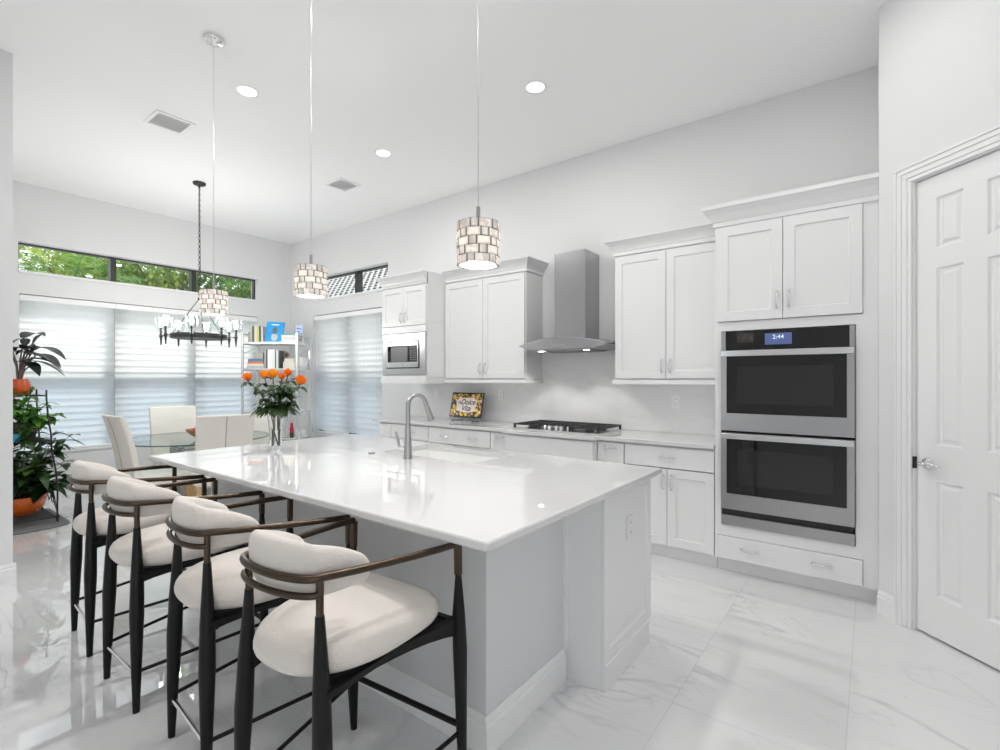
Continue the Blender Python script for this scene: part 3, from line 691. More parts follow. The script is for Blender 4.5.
bm = B(); box(bm, -.9645, -.942, 2.026, 2.56, 0, .119); t.part('plinth', bm, M['cab'], bevel=.003)
bm = B(); box(bm, -3.44, -.985, 2.545, 2.56, 0, .10); t.part('toe_kick', bm, M['toe'])
n = 5; w_ = (3.46 - .965) / n
for k in range(n):
    bm = B(); a = -3.46 + k * w_ + .003; b = a + w_ - .006
    shaker(bm, -b, -a, .11, .87, -2.62, th=.018)
    for v in bm.verts: v.co = Vector((-v.co.x, -v.co.y, v.co.z))
    t.part('door', bm, M['cab'])
isl = outlet((-.9595, 2.335, .66), PI / 2, 'white outlet on the panelled end of the island', M['cab'])

ITOP = .915
bm = B(); sx0, sx1, sy0, sy1 = -2.585, -1.80, 2.125, 2.535
X0, X1, Y0, Y1 = -3.612, -.902, 1.132, 2.645
def counter_with_hole(bm):
    oz = (.8845, ITOP); e = .006
    outer = [(X0, Y0), (X1, Y0), (X1, Y1), (X0, Y1)]; inner = [(sx0, sy0), (sx1, sy0), (sx1, sy1), (sx0, sy1)]
    def exp(p, d): cx, cy = (X0 + X1) / 2, (Y0 + Y1) / 2; return (p[0] + (d if p[0] > cx else -d), p[1] + (d if p[1] > cy else -d))
    rows = [([inner, oz[0]]), ([[exp(p, -.004) for p in outer], oz[0]]), ([outer, oz[0] + .006]), ([outer, oz[1] - e]), ([[exp(p, -.0025) for p in outer], oz[1] - .0018]), ([[exp(p, -e) for p in outer], oz[1]]), ([inner, oz[1]])]
    vs = [[bm.verts.new((*p, z)) for p in r] for r, z in rows]; vs.append(vs[0])
    for a, b in zip(vs, vs[1:]):
        for i in range(4): bm.faces.new((a[i], a[(i + 1) % 4], b[(i + 1) % 4], b[i]))
counter_with_hole(bm)
solo('island_countertop', bm, M['quartz'], 'large glossy white quartz island top with a sink cutout', 'countertop')
# sink
t = Thing('kitchen_sink', 'white rectangular undermount sink set in the island', 'sink', (-2.19, 2.33, .68), world=True)
bm = B(); q = .012; z0 = .69
def rr(i, z): return [(sx0 - q + i, sy0 - q + i, z), (sx1 + q - i, sy0 - q + i, z), (sx1 + q - i, sy1 + q - i, z), (sx0 - q + i, sy1 + q - i, z)]
ringloft(bm, [rr(0, z0 - .012), rr(0, .8838), rr(q - .002, .8838), rr(q + .004, z0 + .02), rr(q + .03, z0)]); t.part('basin', bm, M['porcelain'], bevel=.004)
bm = B(); lathe(bm, [(.045, z0 + .0005), (.045, z0 + .004), (.03, z0 + .002)], 24, (-2.19, 2.33, 0)); t.part('drain', bm, M['steelb'])
# faucet
fx, fy = -2.23, 2.03
t = Thing('kitchen_faucet', 'brushed nickel gooseneck faucet with side lever', 'faucet', (fx, fy, ITOP), 0)
dv = Vector((.30, .95, 0)).normalized()
bm = B(); lathe(bm, [(.0265, 0), (.0265, .006), (.025, .02), (.0195, .12), (.0165, .19), (.0155, .21)], 24); t.part('body', bm, M['nickel'], smooth=True)
bm = B(); R0 = .059; pts = [(0, 0, .20), (0, 0, .25), (0, 0, .322)]
for i in range(1, 13):
    a_ = PI - i * PI * .93 / 12; p = dv * (R0 + R0 * math.cos(a_)); pts.append((p.x, p.y, .322 + R0 * math.sin(a_)))
tube(bm, pts, .0138, 14); t.part('spout', bm, M['nickel'], smooth=True)
e = Vector(pts[-1]); dd = (e - Vector(pts[-2])).normalized()
bm = B(); tube(bm, [e, e + dd * .03, e + dd * .045, e + dd * .115, e + dd * .12], [.0145, .015, .017, .0205, .016], 16); t.part('spray_head', bm, M['nickel'], smooth=True)
bm = B(); lv = Vector((-.95, -.3, 0)).normalized()
tube(bm, [lv * .018 + Vector((0, 0, .062)), lv * .055 + Vector((0, 0, .062))], .0125, 14); t.part('valve_body', bm, M['chrome'], smooth=True)
bm = B(); tube(bm, [lv * .05 + Vector((0, 0, .062)), lv * .064 + Vector((0, 0, .08)), lv * .072 + Vector((0, 0, .115)), lv * .082 + Vector((0, 0, .155)), lv * .088 + Vector((0, 0, .162))], [.007, .008, .009, .0075, .005], 10); t.part('lever', bm, M['nickel'], smooth=True)
bm = B(); lathe(bm, [(.020, 0), (.020, .006), (.016, .009), (.008, .0095)], 20, (-2.56, 2.02, ITOP + .0005)); solo('air_switch', bm, M['nickel'], 'small round metal push button on the island beside the sink', 'button', smooth=True)

# ------------------------------------------------------------------ bar stools
def make_stool(label):
    t = Thing('bar_stool', label, 'stool', group='cream and black bar stools along the island')
    fx_, fy_, rx, ry_ = .258, .245, .163, -.243
    for s in (-1, 1):
        bm = B(); tube(bm, [(s * (fx_ + .012), fy_ + .012, 0), (s * (fx_ + .008), fy_ + .008, .18), (s * (fx_ + .004), fy_ + .004, .48), (s * (fx_ + .002), fy_, .60), (s * fx_, fy_, .735)], [.0125, .018, .025, .022, .0105], 14); t.part('leg', bm, M['blackwood'], smooth=True, label='front leg')
        bm = B(); tube(bm, [(s * (rx + .032), ry_ - .012, 0), (s * (rx + .027), ry_ - .01, .16), (s * (rx + .018), ry_ - .006, .40), (s * (rx + .010), ry_ - .002, .56), (s * rx, ry_, .765)], [.0125, .0185, .0265, .024, .0125], 14); t.part('leg', bm, M['blackwood'], smooth=True, label='rear leg')
        bm = B(); tube(bm, [(s * fx_, fy_, .73), (s * (fx_ - .002), fy_, .832)], .01, sq=(.020, .020)); t.part('arm_post', bm, M['bronze'])
        bm = B(); tube(bm, [(s * rx, ry_, .76), (s * rx, ry_, .868)], .0105, 12); t.part('back_post', bm, M['bronze'], smooth=True)
    # top rail: arms and the curve round the back, one bent bar
    def arc(r0, yb, n=18):
        return [(r0 * math.sin(-PI / 2 + PI * i / n), ry_ - yb * math.cos(-PI / 2 + PI * i / n)) for i in range(n + 1)]
    arcs = arc(rx + .004, .056)
    zt = lambda y: .866 - .03 * max(0, (y - ry_) / (fy_ - ry_))
    left = [(-fx_ + (fx_ - rx - .004) * (1 - k) ** 1.4 , fy_ + (ry_ - fy_) * (1 - k), ) for k in (1, .8, .6, .4, .2)]
    path = [(x, y, zt(y)) for x, y in left] + [(x, y, .868) for x, y in arcs] + [(-x, y, zt(y)) for x, y in reversed(left)]
    bm = B(); tube(bm, path, .0115, 10); t.part('top_rail', bm, M['bronze'], smooth=True)
    bm = B(); tube(bm, [(x, y, .822) for x, y in arc(rx + .002, .056)], .0095, 10); t.part('lower_rail', bm, M['bronze'], smooth=True)
    # curved back cushion
    bm = B(); rings = []; n = 30
    for i in range(n + 1):
        u = -1 + 2 * i / n; UC = .42; th = u / UC * PI / 2; R1 = .118
        if abs(th) <= PI / 2: c = Vector((R1 * math.sin(th), ry_ + .012 - .026 * math.cos(th), 0)); nn = Vector((math.sin(th), -math.cos(th), 0))
        else:
            s = 1 if th > 0 else -1; ex = (abs(u) - UC) / (1 - UC); c = Vector((s * (R1 + .030 * ex), ry_ + .012 + .175 * ex, 0)); nn = Vector((s, .05, 0)).normalized()
        tap = max(.02, 1 - abs(u) ** 3.2) ** .5; sm = (1 - u * u); hh = (.050 + .034 * sm) * (.6 + .4 * tap); ww = .022 + .015 * tap; zc = .830 + .047 * sm; lean = .010 * sm
        if i in (0, n): hh *= .35; ww *= .4
        ring = []
        for k in range(16):
            a_ = 2 * PI * k / 16; ca, sa = math.cos(a_), math.sin(a_); ca = math.copysign(abs(ca) ** .8, ca); sa = math.copysign(abs(sa) ** .85, sa)
            ring.append(c + nn * (ww * ca + lean * sa) + Vector((0, 0, zc + hh * sa)))
        rings.append(ring)
    ringloft(bm, rings); t.part('backrest', bm, M['boucle'], smooth=True, autos=80, sub=1)
    # seat
    bm = B(); rings = []; ns = 40
    def outline(k, sc_):
        out = []
        for i in range(ns):
            a_ = 2 * PI * i / ns; ca, sa = math.cos(a_), math.sin(a_); e = .42 if sa > 0 else .70
            x = .232 * math.copysign(abs(ca) ** e, ca); y = (.258 if sa > 0 else .285) * math.copysign(abs(sa) ** e, sa)
            x *= 1 if sa > 0 else 1 - .20 * abs(sa); out.append((x * sc_, y * sc_ - .005))
        return out
    for sc_, z in ((.5, .572), (.86, .574), (.955, .586), (1.0, .612), (.985, .640), (.93, .660), (.80, .673), (.55, .679), (.25, .681)): rings.append([(x, y, z) for x, y in outline(0, sc_)])
    ringloft(bm, rings); t.part('seat', bm, M['boucle'], smooth=True, autos=80, sub=1)
    # black frame under the seat with swept brackets to each leg
    bm = B(); box(bm, -.19, .19, -.20, .20, .553, .571)
    for s in (-1, 1):
        n = 8
        for i in range(n):
            def sec(u):
                x = s * (fx_ - .006 - .012 * math.sin(PI * u) - (fx_ - rx) * u); y = fy_ + (ry_ - fy_) * u; hgt = .030 + .034 * abs(2 * u - 1) ** 3; zt_ = .578 + .012 * abs(2 * u - 1) ** 4
                return [(x - .013, y, zt_ - hgt), (x + .013, y, zt_ - hgt), (x + .013, y, zt_), (x - .013, y, zt_)]
            ringloft(bm, [sec(i / n), sec((i + 1) / n)], i == 0, i == n - 1)
        box(bm, -.20 if s < 0 else .16, -.16 if s < 0 else .20, -.245, .245, .553, .570)
    tube(bm, [(-fx_, fy_, .558), (fx_, fy_, .558)], .01, sq=(.022, .034))
    bmesh.ops.remove_doubles(bm, verts=bm.verts, dist=1e-5); t.part('seat_frame', bm, M['blackwood'])
    # stretchers
    bm = B(); tube(bm, [(-fx_ - .006, fy_ + .006, .215), (fx_ + .006, fy_ + .006, .215)], .0105, 10); t.part('footrest', bm, M['blackwood'], smooth=True)
    for s in (-1, 1):
        bm = B(); tube(bm, [(s * (fx_ + .006), fy_ + .006, .195), (s * (rx + .027), ry_ - .008, .165)], .0075, 10); t.part('side_stretcher', bm, M['blackwood'], smooth=True)
    bm = B(); tube(bm, [(-rx - .027, ry_ - .010, .150), (rx + .027, ry_ - .010, .150)], .0085, 10); t.part('rear_stretcher', bm, M['steelb'], smooth=True, label='bare steel rear stretcher')
    return t.o
s0 = make_stool('cream bar stool nearest the camera, fourth from the dining chairs'); s0.location = (-1.360, .985, 0); s0.rotation_euler.z = .09
dup(s0, 'second cream bar stool counting from the panelled end of the island', (-1.968, .998, 0), -.08)
dup(s0, 'third cream bar stool counting from the panelled end of the island', (-2.654, .98, 0), .0)
dup(s0, 'cream bar stool nearest the potted plants, at the far end of the island', (-3.322, .996, 0), -.06)

# ------------------------------------------------------------------ dining corner
TC = Vector((-5.83, 2.28, 0))
t = Thing('dining_table', 'round glass dining table on a stacked stone pedestal', 'table', TC)
bm = B(); lathe(bm, [(.695, .748), (.70, .752), (.70, .758), (.695, .762)], 64); t.part('tabletop', bm, M['tableglass'], label='clear round glass top')
bm = B(); tube(bm, [(.7005 * math.cos(2 * PI * k / 64), .7005 * math.sin(2 * PI * k / 64), .755) for k in range(64)], .0055, 6, closed=True); t.part('edge', bm, mat('green_glass_edge', (.05, .10, .10), .15))
bm = B(); box(bm, -.2, .2, -.2, .2, 0, .745); t.part('pedestal', bm, M['mosaic'], bevel=.004)

def make_chair(label, loc, rz):
    """high-back parsons chair, front towards +y"""
    t = Thing('dining_chair', label, 'chair', loc, rz, group='ivory dining chairs round the glass table')
    bm = B(); box(bm, -.235, .235, -.22, .26, .38, .485); t.part('seat', bm, M['leather'], bevel=.03, seg=4, smooth=True)
    bm = B(); rings = []
    for i in range(13):
        u = i / 12; z = .40 + .655 * u; y = -.215 - .055 * u - .085 * u ** 2.2 ; th = .062 - .022 * u; w = .235 + .008 * u
        ring = []
        for k in range(11): xx = -1 + k / 5; ring.append((w * xx, y + .018 * xx * xx + th / 2, z))
        for k in range(11): xx = 1 - k / 5; ring.append((w * xx, y + .018 * xx * xx - th / 2, z))
        rings.append(ring)
    ringloft(bm, rings); bk = t.part('backrest', bm, M['leather'], bevel=.012, seg=3, smooth=True)
    bm = B(); tube(bm, [(0, -.215 - .055 * u - .085 * u ** 2.2 - (.062 - .022 * u) / 2 - .0005, .40 + .655 * u) for u in (0, .2, .4, .6, .8, .98)], .004, 6); t.part('back_seam', bm, mat('tan_stitching', (.45, .36, .26), .7) if 'tan_stitching' not in bpy.data.materials else bpy.data.materials['tan_stitching'], bk)
    for sx in (-1, 1):
        for y in (-.19, .22):
            bm = B(); x = sx * .20; yy = y + (-.03 if y < 0 else .01)
            ringloft(bm, [[(x + a * .014, yy + b * .014, 0) for a, b in ((-1, -1), (1, -1), (1, 1), (-1, 1))], [(x + a * .022, y + b * .022, .385) for a, b in ((-1, -1), (1, -1), (1, 1), (-1, 1))]]); t.part('leg', bm, M['oak'])
    return t.o
def facing(p, q): d = Vector(q) - Vector(p); return math.atan2(-d.x, d.y)
cC = make_chair('ivory dining chair with its seamed back turned to the island', (0, 0, 0), 0)
p = Vector((-5.13, 2.20, 0)); cC.location = p; cC.rotation_euler.z = facing(p, TC) - .12
p = Vector((-6.49, 2.34, 0)); dup(cC, 'ivory dining chair across the glass table, in front of the blinds', p, facing(p, TC) - .05)
p = Vector((-5.60, 1.80, 0)); dup(cC, 'ivory dining chair seen from its side, nearest the potted plants', p, .02)
p = Vector((-5.93, 2.86, 0)); dup(cC, 'ivory dining chair half hidden behind the rose vase', p, facing(p, TC))

t = Thing('fruit_bowl', 'brown footed wooden bowl on the glass dining table', 'bowl', (TC.x + .22, TC.y - .06, .7625))
bm = B(); lathe(bm, [(.045, 0), (.04, .012), (.06, .025), (.115, .07), (.14, .105), (.134, .105), (.108, .072), (.05, .032), (.01, .028)], 28); t.part('vessel', bm, M['bowl'], smooth=True)
fr0 = None
for k, (dx, dy, dz, lb) in enumerate(((-.055, -.03, .080, 'red fruit in the wooden bowl, on the camera side'), (.05, -.045, .080, 'red fruit in the wooden bowl, on its island side'), (.0, .06, .080, 'red fruit in the wooden bowl, on its window side'), (.0, -.005, .125, 'red fruit topping the pile in the wooden bowl'))):
    if fr0 is None:
        bm = B(); sphere(bm, (0, 0, .035), .038, 1, 1, .9); bmesh.ops.translate(bm, verts=bm.verts, vec=(0, 0, 0)); fr0 = solo('red_apple', bm, M['fruit'], lb, 'fruit', (TC.x + .22 + dx, TC.y - .06 + dy, .7625 + dz - .03), group='red fruit in the bowl', smooth=True)
        bm = B(); tube(bm, [(0, 0, .066), (.004, 0, .082)], .002, 6); st = finish('stem', bm, M['stembr']); st.parent = fr0
    else: dup(fr0, lb, (TC.x + .22 + dx, TC.y - .06 + dy, .7625 + dz - .03))

# chandelier: chain, ring, arms with candle holders and clear glass shades
CH = Vector((-6.10, 2.40, 0)); zr = 1.87
t = Thing('chandelier', 'black iron ring chandelier with glass shades over the dining table', 'chandelier', (CH.x, CH.y, zr))
up = ZC - zr
bm = B(); lathe(bm, [(.065, up - .001), (.065, up - .02), (.05, up - .03), (.012, up - .034), (.01, up - .06)], 28); t.part('ceiling_canopy', bm, M['wrought'], smooth=True)
bm = B(); z = up - .055; k = 0
while z > .46:
    pts = []
    for i in range(12):
        a_ = 2 * PI * i / 12; r = .010 * math.cos(a_); pts.append((r if k % 2 else 0, 0 if k % 2 else r, z - .019 + .019 * math.sin(a_)))
    tube(bm, pts, .0028, 5, closed=True); z -= .031; k += 1
t.part('chain', bm, M['wrought'], smooth=True)
bm = B(); tube(bm, [(.0, .0, up - .06), (.012, .004, up * .6), (.0, .012, up * .4), (.0, .0, .42)], .003, 6); t.part('cord', bm, M['wrought'], smooth=True)
bm = B(); tube(bm, [(.27 * math.cos(2 * PI * i / 48), .27 * math.sin(2 * PI * i / 48), 0) for i in range(48)], .02, sq=(.018, .052), closed=True); t.part('ring', bm, M['wrought'])
bm = B(); sphere(bm, (0, 0, .43), .018)
for i in range(3):
    a_ = 2 * PI * i / 3 + .5; tube(bm, [(.27 * math.cos(a_), .27 * math.sin(a_), .02), (0, 0, .43)], .005, 6)
t.part('hanger', bm, M['wrought'], smooth=True)
for i in range(8):
    a_ = 2 * PI * i / 8 + .22; ca, sa = math.cos(a_), math.sin(a_); ex = .37
    bm = B(); tube(bm, [(.27 * ca, .27 * sa, 0), (ex * ca, ex * sa, 0)], .006, 8); lathe(bm, [(.006, -.105), (.013, -.02), (.020, -.005), (.020, .004), (.013, .012), (.013, .095)], 12, (ex * ca, ex * sa, 0)); ar = t.part('arm', bm, M['wrought'], smooth=True)
    bm = B(); lathe(bm, [(.016, .06), (.05, .075), (.055, .11), (.055, .20), (.0535, .20), (.0535, .11), (.049, .078), (.016, .063)], 20, (ex * ca, ex * sa, 0), False); t.part('glass_shade', bm, M['pane'], ar, smooth=True)
    bm = B(); lathe(bm, [(.010, .096), (.020, .118), (.023, .142), (.016, .165), (.004, .175)], 14, (ex * ca, ex * sa, 0)); t.part('bulb', bm, M['bulbc'], ar, smooth=True)
    ld = bpy.data.lights.new('chandelier_bulb', 'POINT'); ld.energy = 6; ld.color = (1, .98, .96); ld.shadow_soft_size = .025
    lo = bpy.data.objects.new('chandelier_bulb', ld); COL.objects.link(lo); lo.parent = t.o; lo.location = (ex * ca, ex * sa, .205)

# ------------------------------------------------------------------ pendants
def make_pendant(label, loc):
    t = Thing('pendant_lamp', label, 'lamp', loc, group='crystal drum pendants over the island')
    zc = ZC - loc[2]; H, R1 = .155, .076
    bm = B(); lathe(bm, [(.062, zc - .001), (.062, zc - .014), (.055, zc - .022), (.02, zc - .028), (.006, zc - .045)], 28); t.part('ceiling_canopy', bm, M['chrome'], smooth=True)
    bm = B(); tube(bm, [(0, 0, zc - .04), (0, 0, H + .06)], .0022, 8); t.part('cord', bm, M['steelb'], smooth=True)
    bm = B(); lathe(bm, [(.0075, H + .062), (.008, H + .01), (.012, H - .01), (.012, H - .05)], 14); t.part('socket_stem', bm, M['nickel'], smooth=True)
    bm = B(); lathe(bm, [(.006, .075), (.02, .085), (.021, .105), (.012, .118)], 16); t.part('bulb', bm, M['bulb'], smooth=True)
    fr, cr = B(), B(); rows = 5; hh = H / rows; wide, nar = .66, .34; n = 6
    for r in range(rows):
        for k in range(n):
            for w_, o_ in ((wide, 0), (nar, wide)):
                seg = 2 * PI / n; a0 = seg * (k + o_ + (r % 2) * .5 + r * .04); a1 = a0 + seg * w_; am = (a0 + a1) / 2; ch_ = 2 * R1 * math.sin((a1 - a0) / 2)
                rot = Matrix.Rotation(am, 3, 'Z'); c = (R1 * math.cos((a1 - a0) / 2)); z0_, z1_ = r * hh, (r + 1) * hh; e = .0026
                for (ya, yb, za, zb) in ((-ch_ / 2, ch_ / 2, z0_, z0_ + e * .5), (-ch_ / 2, ch_ / 2, z1_ - e * .5, z1_), (-ch_ / 2, -ch_ / 2 + e, z0_, z1_), (ch_ / 2 - e, ch_ / 2, z0_, z1_)):
                    for v in box(fr, c - .004, c + .004, ya, yb, za, zb): v.co = rot @ v.co
                y_, zm = ch_ / 2 - e, (z0_ + z1_) / 2; zz = hh / 2 - e * .6; b_ = .35
                rg = lambda xx, f: [rot @ Vector((xx, s1 * (y_ - f * min(y_, zz)), zm + s2 * (zz - f * min(y_, zz)))) for s1, s2 in ((-1, -1), (1, -1), (1, 1), (-1, 1))]
                ringloft(cr, [rg(c - .006, .3), rg(c - .002, 0), rg(c + .003, 0), rg(c + .008, b_)])
    sh = t.part('shade_frame', fr, M['darkchrome']); t.part('crystals', cr, M['crystal'], sh)
    bm = B(); tube(bm, [(-.07, 0, H - .005), (.07, 0, H - .005)], .003, 6); tube(bm, [(0, -.07, H - .005), (0, .07, H - .005)], .003, 6); t.part('spider', bm, M['chrome'], sh)
    ld = bpy.data.lights.new('pendant_bulb', 'POINT'); ld.energy = 11; ld.color = (1, .95, .89); ld.shadow_soft_size = .02
    lo = bpy.data.objects.new('pendant_bulb', ld); COL.objects.link(lo); lo.parent = t.o; lo.location = (0, 0, .05)
    return t.o
pn = make_pendant('crystal drum pendant over the sink end of the island, nearest the hood', (-1.155, 1.395, 1.812))
dup(pn, 'crystal drum pendant over the middle of the island, in front of the small back transom', (-2.33, 1.45, 1.823))
dup(pn, 'crystal drum pendant over the dining end of the island, beside the black chandelier', (-3.44, 1.44, 1.815))

# ------------------------------------------------------------------ ceiling fittings
def downlight(x, y, label, e=10.):
    t = Thing('recessed_light', label, 'light', (x, y, ZC), group='round recessed ceiling lights')
    bm = B(); lathe(bm, [(.066, -.0015), (.088, -.003), (.092, 0)], 32, caps=False); lathe(bm, [(.066, -.0015), (.066, .0)], 32, caps=False); t.part('trim_ring', bm, M['white'], smooth=True)
    bm = B(); lathe(bm, [(.067, -.0012), (.03, -.0022)], 32); t.part('diffuser', bm, M['led'])
    ld = bpy.data.lights.new('recessed_lamp', 'AREA'); ld.shape = 'DISK'; ld.size = .13; ld.energy = e; ld.color = (1, .985, .97)
    lo = bpy.data.objects.new('recessed_lamp', ld); COL.objects.link(lo); lo.parent = t.o; lo.location = (0, 0, -.006)
    return t.o
downlight(-3.86, 1.86, 'recessed ceiling light beside the pendant canopy')
downlight(-3.85, 3.18, 'recessed ceiling light above the wall cabinets, near the small ceiling vent')
downlight(-2.05, 3.16, 'recessed ceiling light in front of the range hood')
for x, y, e_ in ((-2.05, 1.86, 10), (-.25, 3.0, 5), (-.45, 1.5, 12), (-2.05, .4, 10), (1.1, -3.2, 12)): downlight(x, y, 'unseen recessed ceiling light that helps brighten the near part of the room', e_)  # unseen lamps: some continue the visible ceiling grid, the others added for brightness
def vent(c, w, d, rz, label):
    t = Thing('ceiling_vent', label, 'vent', (c[0], c[1], ZC), rz, group='white ceiling air vents')
    bm = B(); e = .03
    for r in ((-w / 2, w / 2, -d / 2, -d / 2 + e), (-w / 2, w / 2, d / 2 - e, d / 2), (-w / 2, -w / 2 + e, -d / 2 + e, d / 2 - e), (w / 2 - e, w / 2, -d / 2 + e, d / 2 - e)): box(bm, *r, -.008, -.0005)
    t.part('frame', bm, M['white'], bevel=.002)
    bm = B(); box(bm, -w / 2 + e, w / 2 - e, -d / 2 + e, d / 2 - e, -.002, -.0008); t.part('duct_opening', bm, mat('vent_damper', (.80, .80, .80), .6))
    bm = B(); n = int((d - 2 * e) / .016)
    for k in range(n): obox(bm, (0, -d / 2 + e + (k + .5) * (d - 2 * e) / n, -.006), w - 2 * e, .013, .0015, Matrix.Rotation(.28, 3, 'X'))
    t.part('louvers', bm, M['white'])
    return t.o
vent((-4.87, 1.68), .30, .31, PI / 2, 'square white ceiling vent nearer the camera, left of the pendants')
vent((-4.85, 3.42), .29, .31, PI / 2, 'square white ceiling vent near the back wall, between two pendant cords')

# ------------------------------------------------------------------ plaque on its easel
t = Thing('decorative_plaque', 'lemon bordered plaque with La Dolce Vita lettering on the back counter', 'plaque', (-3.655, 4.17, .958))
t.o.rotation_euler = (-.24, 0, 0); pw, ph = .47, .285
bm = B(); box(bm, -pw / 2, pw / 2, 0, .012, 0, ph); t.part('board', bm, M['blackpl'], bevel=.002)
mb = mat('floral_border', (.8, .6, .1), .35); h = N(mb); g = h.n('ShaderNodeTexCoord'); vo = h.n('ShaderNodeTexVoronoi'); vo.inputs['Scale'].default_value = 34; h.l(g.outputs['Object'], vo.inputs['Vector'])
sp = h.n('ShaderNodeSeparateColor'); h.l(vo.outputs['Color'], sp.inputs[0])
c = h.ramp(sp.outputs[0], [(0, (.03, .03, .05)), (.13, (.05, .09, .03)), (.25, (.80, .46, .03)), (.5, (.86, .62, .08)), (.72, (.70, .36, .22)), (.88, (.80, .58, .40))])
for e_ in h.t.nodes: 
    if e_.type == 'VALTORGB': e_.color_ramp.interpolation = 'CONSTANT'
h.l(h.mixc(h.ramp(vo.outputs['Distance'], [(.45, 0.), (.75, 1.)]), c, (.04, .03, .03)), h.b.inputs['Base Color'])
bm = B(); box(bm, -pw / 2 + .014, pw / 2 - .014, -.0015, 0, .014, ph - .014); bd = t.part('painted_border', bm, mb, label='yellow and pink lemon flower border')
bm = B(); rg = []
for i in range(40):
    a_ = 2 * PI * i / 40; ca, sa = math.cos(a_), math.sin(a_); f = 1 + .06 * math.sin(a_ * 7); rg.append((.145 * math.copysign(abs(ca) ** .45, ca) * f, .082 * math.copysign(abs(sa) ** .45, sa) * f + ph / 2))
ringloft(bm, [[(x, -.0015, z) for x, z in rg], [(x, -.003, z) for x, z in rg]]); cf = t.part('cream_field', bm, mat('cream_paint', (.84, .74, .66), .4), bd)
mn = mat('navy_ink', (.03, .03, .12), .4)
text('La', .050, mn, cf, (-.105, -.0036, ph / 2 + .030), (PI / 2, 0, 0), shear=.35); text('Dolce', .086, mn, cf, (.020, -.0036, ph / 2 + .030), (PI / 2, 0, 0), shear=.35); text('Vita', .088, mn, cf, (.0, -.0036, ph / 2 - .042), (PI / 2, 0, 0), shear=.35)
bm = B()
t2 = Thing('plate_easel', 'black wire easel holding up the lemon bordered plaque', 'easel', (-3.655, 4.17, .9155))
for s in (-1, 1):
    x = s * .15
    tube(bm, [(x - s * .045, -.035, .045)] + [(x + s * .04 * math.cos(a_), -.035 , .040 + .028 * math.sin(a_)) for a_ in [PI + i * PI / 8 for i in range(9)]], .0022, 6)
    tube(bm, [(x, -.035, .012), (x, -.05, .002), (x, .0, .0025), (x * .8, .10, .0025)], .0022, 6); tube(bm, [(x * .8, .10, .0025), (x * .5, .094, .20)], .0022, 6)
    tube(bm, [(x, -.035, .038), (x, .02, .036)], .0022, 6)
tube(bm, [(-.075, .094, .20), (.075, .094, .20)], .0022, 6); tube(bm, [(-.15, .02, .036), (.15, .02, .036)], .0022, 6)
t2.part('wire_frame', bm, M['wrought'], smooth=True)

